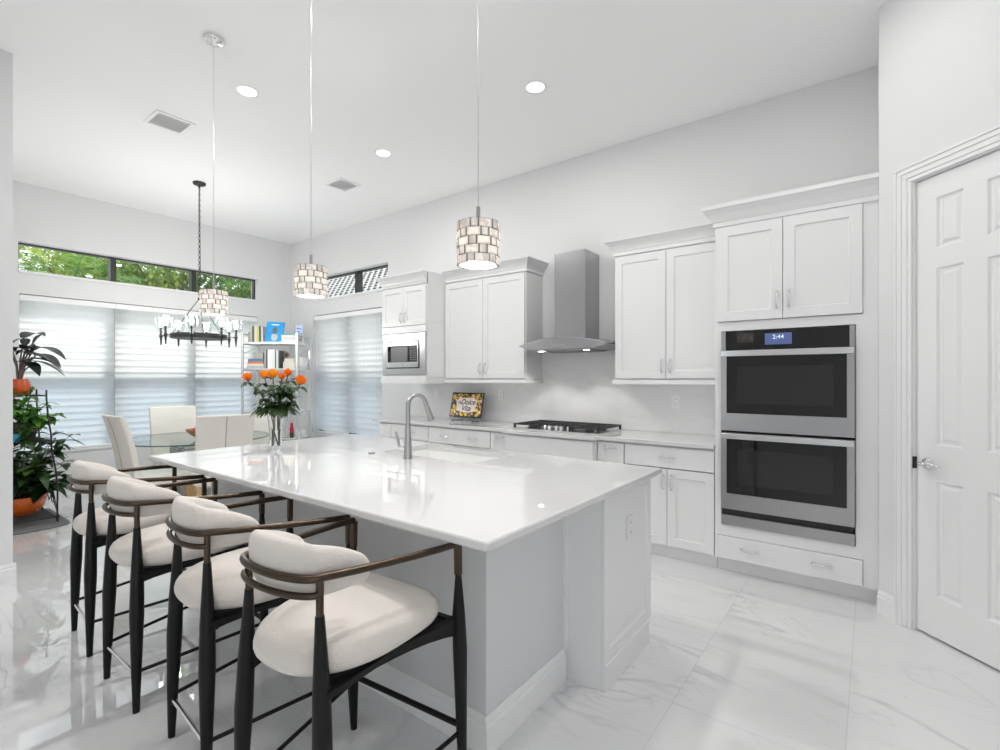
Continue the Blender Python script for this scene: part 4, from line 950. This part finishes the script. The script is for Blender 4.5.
# ------------------------------------------------------------------ rose vase on the island
VX, VY = -3.205, 1.735
t = Thing('glass_vase', 'tall flared clear glass vase of water on the island', 'vase', (VX, VY, ITOP + .0005))
bm = B(); prof = [(.034, 0), (.036, .004), (.037, .03), (.041, .12), (.050, .20), (.062, .255)]; inn = [(.058, .255), (.046, .20), (.037, .12), (.031, .03), (.004, .022)]
lathe(bm, prof + inn, 32); t.part('glass_body', bm, M['glass'], smooth=True)
bm = B(); lathe(bm, [(.003, .0235), (.0305, .031), (.0363, .12), (.0385, .14), (.003, .14)], 28); t.part('water', bm, M['water'], smooth=True)
def rose(px, pv, dt, amber, label, r=.029):
    """head placed at image column px, row pv of the photograph's frame by its real position above the vase"""
    tt = 3.30 + dt; lat = (px - 500) / 492 * tt; head = FW * tt + RT * lat; head.z = 1.40 - (pv - 378) / 492 * tt
    base = Vector((VX, VY, ITOP + .03)); ang = random.uniform(0, 6.3)
    foot = Vector((.017 * math.cos(ang), .017 * math.sin(ang), 0)); neck = Vector(((head.x - VX) * .22, (head.y - VY) * .22, .235)); lim = Vector((neck.x, neck.y, 0))
    if lim.length > .036: lim.length = .036; neck.x, neck.y = lim.x, lim.y
    L = Vector((head.x - base.x, head.y - base.y, head.z - base.z)); t = Thing('orange_rose', label, 'flower', base, group='orange roses in the glass vase')
    mid = neck.lerp(L, .5) + Vector((0, 0, .02)); pts = [foot, foot.lerp(neck, .5), neck, mid, L - Vector((0, 0, .02)), L]
    bm = B(); tube(bm, pts, [.0034] * 4 + [.003, .003], 7); t.part('stem', bm, M['stem'], smooth=True)
    bm = B(); ax = (L - mid).normalized(); ax = (ax + Vector((0, 0, .8))).normalized(); q = ax.to_track_quat('Z', 'Y')
    for k in range(19):
        f = k / 18; a_ = k * 2.4; rr_ = r * (.22 + .78 * f); hgt = r * (2.0 - .62 * f); wd = .95 - .15 * f; rows = []
        for i in range(5):
            v = i / 4; out = rr_ * (.35 + .65 * math.sin(min(1, v * 1.35) * PI / 2)) + (r * .28 * f * max(0, v - .7) / .3 if v > .7 else 0); row = []
            for j in range(5):
                w = -1 + j / 2; aa = a_ + w * wd * (.5 + .6 * math.sin(PI * min(1, .25 + v * .75)) ** .6); zz = hgt * v * (1 - .10 * w * w * v)
                row.append(bm.verts.new(L + q @ Vector((out * math.cos(aa), out * math.sin(aa), zz - r * .35))))
            rows.append(row)
        for a, b in zip(rows, rows[1:]):
            for j in range(4): bm.faces.new((a[j], a[j + 1], b[j + 1], b[j]))
    t.part('bloom', bm, M['petaly'] if amber else M['petal'], smooth=True, autos=80)
    bm = B()
    for k in range(5): a_ = k * 1.257; leaf(bm, L - ax * .012, q @ Vector((math.cos(a_), math.sin(a_), .4)), .035, .010, .5)
    t.part('sepals', bm, M['rosegreen'], smooth=True)
    bm = B()
    for k in range(15):
        u = random.uniform(0, .86); p = neck.lerp(mid, u * 2) if u < .5 else mid.lerp(L, (u - .5) * 2); a_ = random.uniform(0, 6.3); dirv = Vector((math.cos(a_), math.sin(a_), random.uniform(-.15, .45))); q_ = p + dirv * .03
        tube(bm, [p, q_], .0012, 5)
        for s_, ln in ((0, .075), (.95, .058), (-.95, .058)):
            d_ = Matrix.Rotation(s_, 3, 'Z') @ dirv; leaf(bm, q_ + d_ * .004, d_, ln * random.uniform(.8, 1.15), .040 * ln / .07, random.uniform(.2, .7), .15)
    for k in range(5):
        a_ = ang + k * 1.3; d_ = Vector((math.cos(a_), math.sin(a_), .05)); tube(bm, [neck, neck + d_ * .05 + Vector((0, 0, .015))], .0013, 5); leaf(bm, neck + d_ * .05 + Vector((0, 0, .015)), d_, .085, .045, .75, .15)
    t.part('foliage', bm, M['rosegreen'], smooth=True, autos=80)
rose(248.6, 379, -.02, False, 'orange rose leaning out to the window side, lowest on its side of the vase')
rose(265, 377, .04, True, 'amber rose, the left one of the touching pair in the vase', .030)
rose(273, 376, -.05, True, 'amber rose, the right one of the touching pair in the vase', .031)
rose(281.5, 378, .02, False, 'small dark orange rose bud in the middle of the bouquet', .023)
rose(287.5, 374.5, .06, False, 'orange rose standing highest in the bouquet beside the small bud', .027)
rose(299.5, 382.5, -.03, False, 'large red orange rose on the cooktop side of the bouquet', .033)

# ------------------------------------------------------------------ bookshelf across the corner
SO = FW * 6.9 + RT * (-3.23)
def S(x, y, z): p = SO + RT * x + FW * y; return Vector((p.x, p.y, z))
t = Thing('bookshelf', 'silver metal open bookshelf standing across the window corner', 'bookshelf', SO, A)
hw_, dp = .3815, .46
for x in (-hw_, hw_):
    for y in (0, dp):
        bm = B(); box(bm, x - .014, x + .014, y - .014, y + .014, 0, 2.03); t.part('post', bm, M['shelfm'], bevel=.002)
SH = (1.905, 1.535, .932, .545, .12)
for z in SH:
    bm = B(); box(bm, -hw_ + .016, hw_ - .016, .004, dp - .004, z - .012, z); t.part('shelf_board', bm, M['white'], bevel=.002)
def rail(*a): bm = B(); box(bm, *a); t.part('rail', bm, M['shelfm'])
for z in SH:
    rail(-hw_ + .0145, hw_ - .0145, -.008, .0035, z - .024, z); rail(-hw_ + .0145, hw_ - .0145, dp - .0035, dp + .008, z - .024, z)
    for x in (-hw_, hw_): rail(x - .008, x + .008, .0145, dp - .0145, z - .036, z - .014)
for x in (-hw_, hw_):
    rail(x - .008, x + .008, .0145, dp - .0145, 2.006, 2.026)
    for za, zb in ((1.86, 1.74), (.89, .77)): bm = B(); tube(bm, [(x, .015, zb), (x, dp - .015, za)], .004, 6); t.part('brace', bm, M['shelfm'])

pagem = mat('book_pages', (.80, .78, .72), .8)
def book(x, y, z, w, d, hh, col, label, group, lie=False, rot=0., name='book'):
    """w across the shelf, d front to back, hh up; covers round a page block"""
    k = 'cover_%d_%d_%d' % tuple(int(c * 99) for c in col); cm = bpy.data.materials.get(k) or mat(k, col, .45)
    t = Thing(name, label, 'book', S(x, y, z), A + rot, group=group); c = .003
    bm = B()
    if lie: box(bm, -w / 2, w / 2, 0, d, 0, c); box(bm, -w / 2, w / 2, 0, d, hh - c, hh); box(bm, -w / 2, w / 2, 0, c, c, hh - c)
    else: box(bm, -w / 2, -w / 2 + c, 0, d, 0, hh); box(bm, w / 2 - c, w / 2, 0, d, 0, hh); box(bm, -w / 2 + c, w / 2 - c, 0, c, 0, hh)
    t.part('cover', bm, cm)
    bm = B()
    if lie: box(bm, -w / 2 + .004, w / 2 - .004, c, d - .005, c, hh - c)
    else: box(bm, -w / 2 + c, w / 2 - c, c, d - .005, .004, hh - .005)
    t.part('pages', bm, pagem)
    return t
z1 = SH[0] + .0005; x = -.335
for w, hh, col, lb in ((.030, .150, (.32, .31, .29), 'short taupe book at the post end of the top shelf'), (.026, .225, (.42, .42, .36), 'olive grey book on the top shelf, second in the upright row'), (.030, .232, (.10, .10, .09), 'black book on the top shelf beside the olive grey one'), (.034, .236, (.62, .60, .48), 'pale khaki book on the top shelf, tallest in its upright row'), (.030, .225, (.55, .52, .12), 'mustard yellow book in the upright row on the top shelf'), (.026, .232, (.05, .05, .05), 'thin black book right after the mustard one on the top shelf'), (.028, .225, (.50, .50, .48), 'grey book closing the upright row next to the blue picture book')):
    book(x + w / 2, .06, z1, w, .17, hh, col, lb, 'upright books on the top shelf'); x += w + .0012
# blue picture book standing face out, leaning back
t = Thing('picture_book', 'bright blue picture book standing face out on the top shelf', 'book', S(.012, .10, z1 + .004), A); t.o.rotation_euler = (-.10, .05, A)
mblue = mat('bright_blue_cover', (.0, .30, .68), .4)
bm = B(); box(bm, -.125, .125, 0, .018, .006, .292); t.part('cover', bm, mblue, bevel=.001)
bm = B(); rings = []
def disc(bm, cx_, cz_, rx_, rz_, y): ringloft(bm, [[(cx_ + rx_ * math.cos(2 * PI * i / 20), y_, cz_ + rz_ * math.sin(2 * PI * i / 20)) for i in range(20)] for y_ in (y, y - .001)])
disc(bm, 0, .075, .045, .055, 0); t.part('printed_shape', bm, mat('printed_pale_grey', (.50, .56, .60), .5), label='pale grey printed shape')
bm = B(); disc(bm, 0, .165, .036, .052, 0); t.part('printed_shape', bm, mat('printed_dark_grey', (.10, .14, .18), .5), label='dark grey printed shape')
bm = B(); box(bm, -.055, .055, -.001, 0, .245, .258); t.part('title_bar', bm, mat('printed_white', (.8, .85, .9), .5))
zz = z1
for hh, col, lb in ((.036, (.78, .78, .78), 'white book at the bottom of the flat stack on the top shelf'), (.034, (.62, .62, .62), 'light grey book in the flat stack on the top shelf'), (.030, (.74, .74, .73), 'white book just under the teal one in the top shelf stack'), (.016, (.02, .36, .42), 'thin teal book topping the flat stack on the top shelf')):
    book(.24, .05, zz, .195, .15, hh, col, lb, 'flat stack of books on the top shelf', lie=True); zz += hh + .0006
t = Thing('word_block', 'small white block with dark lettering at the right end of the top shelf', 'block', S(.312, .24, z1), A)
bm = B(); box(bm, -.057, .052, 0, .05, 0, .092); t.part('block', bm, M['white'], bevel=.002)
bm = B()
for k in range(6): 
    xk = -.046 + k * .0168; box(bm, xk - .006, xk - .003, -.001, 0, .040, .066); box(bm, xk + .003, xk + .006, -.001, 0, .040, .066)
    box(bm, xk - .003, xk + .003, -.001, 0, (.040, .052, .062)[k % 3], (.044, .056, .066)[k % 3])
t.part('lettering', bm, mat('dark_print', (.06, .06, .06), .5))
t = Thing('blue_paperback', 'blue and white book standing on the small lettered block', 'book', S(.312, .245, z1 + .0925), A, )
bm = B(); box(bm, -.055, .05, 0, .028, 0, .168); t.part('cover', bm, mat('pale_blue_cover', (.50, .58, .80), .45))
bm = B(); box(bm, -.061, -.0552, 0, .028, 0, .168); t.part('spine', bm, mat('navy_cover', (.06, .12, .28), .45))
bm = B()
for cx_, cz_, s_ in ((-.015, .12, .022), (.02, .115, .016), (-.01, .075, .018), (.018, .045, .02), (-.02, .03, .014)): box(bm, cx_ - s_, cx_ + s_, -.001, 0, cz_ - .008, cz_ + .008)
t.part('cover_print', bm, mat('blue_print', (.08, .16, .55), .45))
z2 = SH[1] + .0005; zz = z2
for w, hh, col, lb in ((.24, .036, (.45, .50, .52), 'blue grey book at the bottom of the leaning stack on the second shelf'), (.235, .030, (.72, .66, .55), 'cream book above the blue grey one on the second shelf'), (.22, .034, (.62, .20, .12), 'brick red book in the flat stack on the second shelf'), (.21, .034, (.06, .22, .34), 'dark blue book in the flat stack on the second shelf')):
    book(-.225, .05, zz, w, .17, hh, col, lb, 'flat stack of books on the second shelf', lie=True); zz += hh + .0006
bm = B(); box(bm, -.075, .075, 0, .12, 0, .085); q_ = [v for v in bm.verts if v.co.z > .05]
for v in q_: v.co.x *= .93
solo('keepsake_box', bm, noisebump(mat('grey_weave', (.42, .40, .37), .8), 60, .6), 'grey woven box on top of the flat books, second shelf', 'box', S(-.20, .07, zz), A, bevel=.004)
x = -.098
for w, hh, col, lb in ((.022, .262, (.42, .41, .39), 'grey book first in the upright row on the second shelf'), (.020, .270, (.07, .07, .07), 'thin black book near the start of the second shelf row'), (.058, .268, (.84, .84, .83), 'thick white book in the upright row on the second shelf'), (.044, .270, (.80, .80, .79), 'second white book of the upright row on the second shelf'), (.016, .255, (.12, .12, .12), 'dark slim book after the white ones on the second shelf'), (.030, .262, (.74, .74, .72), 'pale book between two dark ones on the second shelf'), (.022, .25, (.04, .05, .05), 'black book near the end of the second shelf row')):
    book(x + w / 2, .05, z2, w, .19, hh, col, lb, 'upright books on the second shelf'); x += w + .0012
# ornaments on the second shelf
t = Thing('ceramic_ornament', 'cream ceramic ornament with a dark round dial on the second shelf', 'ornament', S(.225, .10, z2), A)
bm = B(); box(bm, -.085, .085, 0, .07, 0, .10); xprofile(bm, [(0, .1002), (.07, .1002), (.06, .135), (.02, .15), (.008, .135)], -.07, .07); t.part('body', bm, mat('cream_ceramic', (.74, .70, .62), .3), bevel=.008, seg=3)
bm = B(); latheY(bm, [(.040, .016), (.042, .008), (.040, .0)], (-.035, 0, .195), 24); box(bm, -.06, -.01, .003, .013, .145, .16); dl_ = t.part('dial_rim', bm, mat('ornament_brown', (.22, .12, .09), .4), smooth=True)
bm = B(); latheY(bm, [(.028, -.0005), (.028, -.002)], (-.035, 0, .195), 24); t.part('dial_face', bm, M['blackpl'], dl_)
t = Thing('white_jug', 'small white porcelain jug at the right end of the second shelf', 'jug', S(.315, .30, z2), A)
bm = B(); lathe(bm, [(.040, 0), (.055, .02), (.062, .06), (.052, .11), (.045, .14), (.052, .165), (.048, .165), (.041, .14), (.047, .11), (.057, .06), (.05, .02), (.004, .01)], 24); t.part('vessel', bm, M['porcelain'], smooth=True)
bm = B(); tube(bm, [(.05, 0, .14), (.085, 0, .135), (.095, 0, .09), (.058, 0, .045)], .007, 8); t.part('handle', bm, M['porcelain'], smooth=True)
z4 = SH[3] + .0005
t = Thing('red_bottle', 'slim red bottle with dark base on the low bookshelf tier', 'bottle', S(.245, .15, z4), A)
bm = B(); lathe(bm, [(.026, 0), (.028, .004), (.028, .075)], 20); t.part('base', bm, mat('dark_bottle_glass', (.05, .04, .02), .15), smooth=True)
bm = B(); lathe(bm, [(.0282, .0755), (.028, .13), (.020, .16), (.018, .205), (.018, .21)], 20); t.part('wrap', bm, mat('red_foil', (.50, .02, .05), .25), smooth=True)
mug = None
for k, (x, y, lb) in enumerate(((.30, .21, 'white mug on the low bookshelf tier, close to the red bottle'), (.325, .34, 'white mug on the low bookshelf tier, deep at the back post'))):
    if mug is None:
        t = Thing('white_mug', lb, 'mug', S(x, y, z4), A, group='white mugs on the low tier'); mug = t.o
        bm = B(); lathe(bm, [(.036, 0), (.040, .006), (.041, .095), (.038, .095), (.037, .008), (.004, .006)], 20); t.part('cup', bm, M['porcelain'], smooth=True)
        bm = B(); tube(bm, [(-.04, 0, .075), (-.065, 0, .07), (-.068, 0, .035), (-.04, 0, .025)], .005, 8); t.part('handle', bm, M['porcelain'], smooth=True)
    else: dup(mug, lb, S(x, y, z4))
t = Thing('glass_carafe', 'clear glass carafe on the low bookshelf tier', 'carafe', S(.14, .15, z4), A)
bm = B(); lathe(bm, [(.05, 0), (.058, .01), (.06, .06), (.03, .12), (.026, .16), (.034, .185), (.032, .185), (.023, .16), (.027, .12), (.056, .06), (.054, .012), (.004, .008)], 24); t.part('body', bm, M['glass'], smooth=True)

# ------------------------------------------------------------------ plant corner
bm = B(); pts = []
for k in range(11): a_ = -PI / 2 + PI * k / 10; pts.append((-6.55 + .0 + .34 * math.cos(a_) * .35 + .36, 1.02 + .27 * math.sin(a_)))
poly = [(-7.0, .75)] + pts + [(-7.0, 1.29)]
prism(bm, poly, .0005, .014); solo('floor_mat', bm, M['slate'], 'dark grey mat with a rounded end beneath the plant stand', 'mat', bevel=.004)
PS = Vector((-6.55, 1.0, .0145)); 
t = Thing('plant_stand', 'black wrought iron tiered plant stand with scroll feet', 'plant stand', PS)
tiers = ((.05, .30, .20), (.78, .24, .17), (1.215, .20, .14))            # height, half length (x), half depth (y)
for z, a, b in tiers:
    bm = B(); tube(bm, [(-a, -b, z), (a, -b, z), (a, b, z), (-a, b, z)], .006, 8, closed=True)
    n = int(a / .022)
    for k in range(1, n): x = -a + 2 * a * k / n; tube(bm, [(x, -b, z), (x, b, z)], .0035, 6)
    t.part('rack', bm, M['wrought'], smooth=True)
for sx in (-1, 1):
    for sy in (-1, 1):
        bm = B(); pts = []
        for k in range(12): a_ = k * .5; r = .012 + .0035 * k; pts.append((sx * (.335 + r * math.cos(a_ - .6)), sy * .205, .055 + r * math.sin(a_ - .6)))
        pts = [p for p in pts if p[2] > .008] + [(sx * .31, sy * .205, .10), (sx * .318, sy * .205, .30), (sx * .30, sy * .195, .50), (sx * .248, sy * .175, .70), (sx * .25, sy * .17, .85), (sx * .225, sy * .155, 1.0), (sx * .205, sy * .145, 1.20), (sx * .205, sy * .145, 1.27)]
        tube(bm, pts, .0075, 8); t.part('upright', bm, M['wrought'], smooth=True)
for sy in (-1, 1):
    bm = B()
    for s in (-1, 1):
        pts = []
        for k in range(26): u = k / 25; a_ = u * 7.5; r = .07 * (1 - u * .8); pts.append((s * (.15 + r * math.cos(a_ + 2.2)), sy * .202, .22 + r * math.sin(a_ + 2.2)))
        tube(bm, [(s * .30, sy * .202, .115), (s * .22, sy * .202, .16)] + pts, .004, 6)
    tube(bm, [(-.30, sy * .202, .14), (-.15, sy * .202, .30), (0, sy * .202, .17), (.15, sy * .202, .30), (.30, sy * .202, .14)], .004, 6); t.part('scrollwork', bm, M['wrought'], smooth=True)

def pot_plant(name, label, cat, loc, pot_prof, potm, soil_r, soil_z, fols, ribs=0):
    t = Thing(name, label, cat, loc)
    bm = B(); lathe(bm, pot_prof, 40)
    if ribs:
        for v in bm.verts:
            r = math.hypot(v.co.x, v.co.y); a_ = math.atan2(v.co.y, v.co.x); f = 1 + .07 * abs(math.sin(a_ * ribs / 2)); v.co.x *= f; v.co.y *= f
    t.part('pot', bm, potm, smooth=True, autos=60)
    bm = B(); lathe(bm, [(.003, soil_z - .012), (soil_r, soil_z - .012), (soil_r * .98, soil_z), (.003, soil_z + .006)], 28); t.part('soil', bm, M['soil'])
    for nm, fn, m_ in fols:
        bm = B(); fn(bm); t.part(nm, bm, m_, smooth=True, autos=80)
    return t
rnd = random.Random(3)
def stems_leaves(bs, bl, n, z0, spread, h0, h1, L0, L1, wf, droop, per=9, bias=(0, 0), rr0=.08):
    """n arching stems with alternating broad leaves"""
    for i in range(n):
        a_ = 2 * PI * i / n + rnd.uniform(-.3, .3); rr_ = rnd.uniform(.35, 1) * spread; hh = rnd.uniform(h0, h1)
        tip = Vector((rr_ * math.cos(a_) + bias[0], rr_ * math.sin(a_) + bias[1], z0 + hh)); base = Vector((rr0 * math.cos(a_) * rnd.random(), rr0 * math.sin(a_) * rnd.random(), z0)); mid = base.lerp(tip, .45) + Vector((0, 0, hh * .18))
        P_ = lambda u: base * (1 - u) ** 2 + mid * 2 * u * (1 - u) + tip * u * u
        tube(bs, [P_(k / 6) for k in range(7)], [.006 - .0006 * k for k in range(7)], 6)
        for k in range(per):
            u = .3 + .7 * (k + rnd.random() * .5) / per; p = P_(min(1, u)); b_ = rnd.uniform(0, 6.3); d = Vector((math.cos(b_), math.sin(b_), rnd.uniform(-.2, .7))); l_ = rnd.uniform(L0, L1); leaf(bl, p, d, l_, l_ * wf, rnd.uniform(*droop), .15)
def build_plant(name, label, loc, prof, potm, sr, sz, leafm, stemm, ribs=0, **k):
    bs, bl = B(), B(); stems_leaves(bs, bl, z0=sz, **k)
    for v in list(bl.verts) + list(bs.verts):                    # leaves press against the partition, never through it
        lim = .70 - loc[1]
        if v.co.y < lim + .06: v.co.y = lim + .06 * math.exp((v.co.y - lim - .06) / .06)
    t = pot_plant(name, label, 'plant', loc, prof, potm, sr, sz, [], ribs)
    st = t.part('stems', bs, stemm, smooth=True); t.part('foliage', bl, leafm, st, smooth=True, autos=80); return t
build_plant('potted_rubber_plant', 'dark leafy plant in a big glossy orange pot on the lowest rack', (PS.x - .07, PS.y + .0, PS.z + .0565), [(.10, 0), (.13, .008), (.185, .075), (.20, .145), (.20, .185), (.19, .185), (.188, .145), (.17, .075), (.11, .016), (.003, .012)], M['orange'], .188, .16, M['leafmix'], M['stembr'], n=26, spread=.36, h0=.16, h1=.66, L0=.12, L1=.20, wf=.50, droop=(.2, .8), per=13, bias=(.12, .09), rr0=.1)
build_plant('potted_pothos', 'bright green bushy pothos on the middle rack of the plant stand', (PS.x + .02, PS.y + .0, PS.z + .7865), [(.07, 0), (.09, .01), (.12, .10), (.13, .16), (.122, .16), (.112, .1), (.08, .02), (.003, .016)], mat('dark_grey_pot', (.09, .09, .10), .5), .12, .14, M['leafmid'], M['stem'], n=22, spread=.25, h0=-.04, h1=.40, L0=.07, L1=.115, wf=.72, droop=(.2, .8), per=15, bias=(.03, .02))
# alocasia on the top rack: few large arrow leaves on long stalks
bs, bl = B(), B()
for dx, dy, dz, d, L_, w_ in ((.13, .10, .46, (.75, .55, .05), .30, .15), (.02, .10, .50, (.2, .35, .85), .22, .09), (-.10, .05, .56, (-.5, .5, .5), .34, .17), (.06, .12, .40, (.65, .5, -.1), .24, .14), (-.02, .05, .42, (.35, .75, -.2), .30, .17), (.06, -.06, .46, (.5, -.8, .1), .28, .15), (-.12, -.04, .42, (-.8, -.3, -.1), .32, .16), (.10, .04, .32, (.75, .25, -.2), .20, .12), (.0, .12, .33, (.3, .8, -.2), .24, .14), (.03, .04, .44, (.6, .1, .4), .20, .13), (.05, .08, .35, (.5, .6, .1), .22, .14)):
    tip = Vector((dx, dy, dz)); tube(bs, [(dx * .12, dy * .12, .14), (dx * .3, dy * .3, .14 + (dz - .14) * .5), tip], [.010, .008, .005], 8)
    dv_ = Vector(d).normalized(); leaf(bl, tip, dv_, L_, w_, .45, .30, n=8)
    sd = dv_.cross(Vector((0, 0, 1))).normalized()
    for s_ in (-1, 1): leaf(bl, tip + sd * (.018 * s_), (-dv_ * .9 + sd * (.45 * s_) + Vector((0, 0, .05))), L_ * .36, w_ * .48, .3, .2)
t = pot_plant('potted_alocasia', 'tall dark alocasia in a small ribbed orange pot on the top rack', 'plant', (PS.x - .105, PS.y - .0, PS.z + 1.2215), [(.045, 0), (.065, .01), (.082, .055), (.082, .10), (.066, .155), (.058, .155), (.074, .10), (.074, .055), (.05, .02), (.003, .016)], M['orangered'], .06, .14, [], 12)
st = t.part('stalks', bs, mat('brownish_stalk', (.22, .15, .13), .5), smooth=True); t.part('leaves', bl, M['leafalo'], st, smooth=True, autos=80)
bm = B(); lathe(bm, [(.05, 0), (.055, .006), (.058, .07), (.05, .075), (.046, .07), (.046, .01), (.003, .008)], 24); solo('blue_cup', bm, mat('aqua_glaze', (.05, .32, .48), .25), 'small aqua cup on the middle rack of the plant stand', 'cup', (PS.x + .19, PS.y - .09, PS.z + .7865), smooth=True)

# ------------------------------------------------------------------ outside
bm = B(); box(bm, -40, 20, -30, 30, -.35, -.22); o = struct('ground_outside', bm, M['patio'])
rnd = random.Random(11)
def tree(label, x, y, trunk_h, cz, rx, rz, n, L0, L1, m_, group='trees seen through the transom windows', name='leafy_tree'):
    t = Thing(name, label, 'tree', (x, y, -.22), group=group)
    bm = B(); tube(bm, [(0, 0, 0), (.05, .03, trunk_h * .5), (0, 0, trunk_h)], [.13, .10, .07], 10)
    for k in range(6): a_ = k * 1.05; tube(bm, [(0, 0, trunk_h * .8), (rx * .35 * math.cos(a_), rx * .35 * math.sin(a_), cz), (rx * .6 * math.cos(a_), rx * .6 * math.sin(a_), cz + rz * .4)], [.05, .035, .015], 6)
    t.part('trunk', bm, M['bark'], smooth=True)
    bm = B(); lobes = [(Vector((rnd.uniform(-.65, .65) * rx, rnd.uniform(-.65, .65) * rx, cz + rnd.uniform(-.6, .7) * rz)), rnd.uniform(.3, .55) * rx) for _ in range(16)]
    for i in range(n):
        c, r = lobes[i % 16]; a_ = rnd.uniform(0, 2 * PI); zz = rnd.uniform(-1, 1); q = math.sqrt(1 - zz * zz); nn = Vector((q * math.cos(a_), q * math.sin(a_), zz)); p = c + nn * (r * rnd.uniform(.7, 1.05)); d = (nn + Vector((rnd.uniform(-.8, .8), rnd.uniform(-.8, .8), rnd.uniform(-.8, .5)))).normalized()
        l_ = rnd.uniform(L0, L1); s = d.cross(Vector((0, 0, 1))); s = s.normalized() if s.length > .05 else Vector((1, 0, 0)); w = l_ * .24
        vs = [bm.verts.new(p), bm.verts.new(p + d * l_ * .5 + s * w), bm.verts.new(p + d * l_), bm.verts.new(p + d * l_ * .5 - s * w)]; bm.faces.new(vs)
    t.part('crown', bm, m_)
lf1 = leafmat('sunny_tree_leaf', (.16, .30, .04), (.42, .52, .12), .5, 1.6, .4); lf2 = leafmat('fresh_tree_leaf', (.10, .26, .06), (.28, .46, .13), .5, 1.6, .4)
tree('yellow green tree filling the middle pane of the long transom', -13.2, 4.6, 2.2, 3.75, 1.9, 1.25, 6500, .11, .2, lf1)
tree('green tree behind the right pane of the long transom', -12.8, 6.0, 2.2, 3.45, 1.35, 1.1, 5500, .10, .18, lf2)
tree('yellow green shrub tree low in the left pane of the long transom', -13.0, 2.9, 2.0, 3.45, 1.15, .75, 3600, .11, .2, lf1)
tree('fresh green tree farther off between the palm and the yellow tree', -17.0, 4.6, 2.6, 4.4, 2.0, 1.3, 4500, .14, .24, lf2)
tree('fresh green tree standing behind the palm fronds', -17.5, 1.6, 2.4, 4.3, 1.7, 1.2, 3800, .14, .24, lf2)
def palm(label, x, y, hh, n, L_, m_):
    t = Thing('palm_tree', label, 'tree', (x, y, -.22), group='palms seen through the transom windows')
    bm = B(); tube(bm, [(0, 0, 0), (.1, 0, hh * .5), (0, 0, hh)], [.16, .12, .10], 12); t.part('trunk', bm, M['bark'], smooth=True)
    bm = B()
    for i in range(n):
        a_ = 2.399 * i; el = .95 - 1.35 * i / n; d = Vector((math.cos(a_) * math.cos(el), math.sin(a_) * math.cos(el), math.sin(el))); pr = None
        pts = [Vector((0, 0, hh)) + d * (L_ * u) - Vector((0, 0, 1)) * (L_ * .42 * u * u) for u in [k / 14 for k in range(15)]]
        tube(bm, pts, [.018 - .001 * k for k in range(15)], 5)
        for k in range(2, 15):
            dd = (pts[k] - pts[k - 1]).normalized(); s = dd.cross(Vector((0, 0, 1))).normalized()
            for q in range(2):
                p = pts[k - 1].lerp(pts[k], q / 2); ln = L_ * .34 * math.sin(PI * (.12 + .82 * (k - 1 + q / 2) / 14)) * rnd.uniform(.85, 1.1)
                for sg in (-1, 1):
                    ld_ = (s * sg + dd * .95 - Vector((0, 0, rnd.uniform(.2, .6)))).normalized(); w = dd * .008
                    v = [bm.verts.new(p - w), bm.verts.new(p + w), bm.verts.new(p + ld_ * ln * .6 + w * .8 - Vector((0, 0, .02))), bm.verts.new(p + ld_ * ln - Vector((0, 0, ln * .15))), bm.verts.new(p + ld_ * ln * .6 - w * .8 - Vector((0, 0, .02)))]; bm.faces.new(v)
    t.part('fronds', bm, m_)
palm('palm with arching fronds in the left pane of the long transom', -12.1, 2.55, 3.25, 15, 1.5, lf2)
palm('palm at the edge of the long transom, next to the partition', -13.4, 1.15, 3.3, 18, 1.4, lf1)

# neighbour's pale tiled roof seen through the small transom
t = Thing('neighbour_house', 'pale neighbouring house with a light tiled roof beyond the back window', 'house', (-10.5, 11.5, -.22), world=True)
bm = B(); box(bm, -18, -3, 8.6, 16, -.22, 3.25); t.part('house_wall', bm, M['stucco'])
bm = B(); y0, z0, y1, z1_ = 8.0, 3.2, 12.8, 7.0; ln = math.hypot(y1 - y0, z1_ - z0); rows = 34; ang = math.atan2(z1_ - z0, y1 - y0)
ringloft(bm, [[(x, y0, z0 - .1), (x, y1, z1_ - .1), (x, y1, z1_ - .02), (x, y0, z0 - .02)] for x in (-18.4, -2.6)]); rf = t.part('roof', bm, M['rooflap'])
bm = B(); sy, sz = (y1 - y0) / rows, (z1_ - z0) / rows; nx = Vector((0, -math.sin(ang), math.cos(ang)))
for r in range(rows):
    for k in range(40):
        x = -15.2 + k * .26 + (r % 2) * .13; p = Vector((x, y0 + r * sy, z0 + r * sz)); e = Vector((0, sy * 1.02, sz * 1.02)); w = .123; up = nx * .045
        a = [p + Vector((s * w, 0, 0)) + nx * (.05 if s == 0 else 0.012) + nx * .02 for s in (-1, 0, 1)]; b = [q + e - nx * .03 for q in a]
        va = [bm.verts.new(q) for q in a]; vb = [bm.verts.new(q) for q in b]
        for i in (0, 1): bm.faces.new((va[i], va[i + 1], vb[i + 1], vb[i]))
t.part('roof_tiles', bm, M['rooftile'], rf)
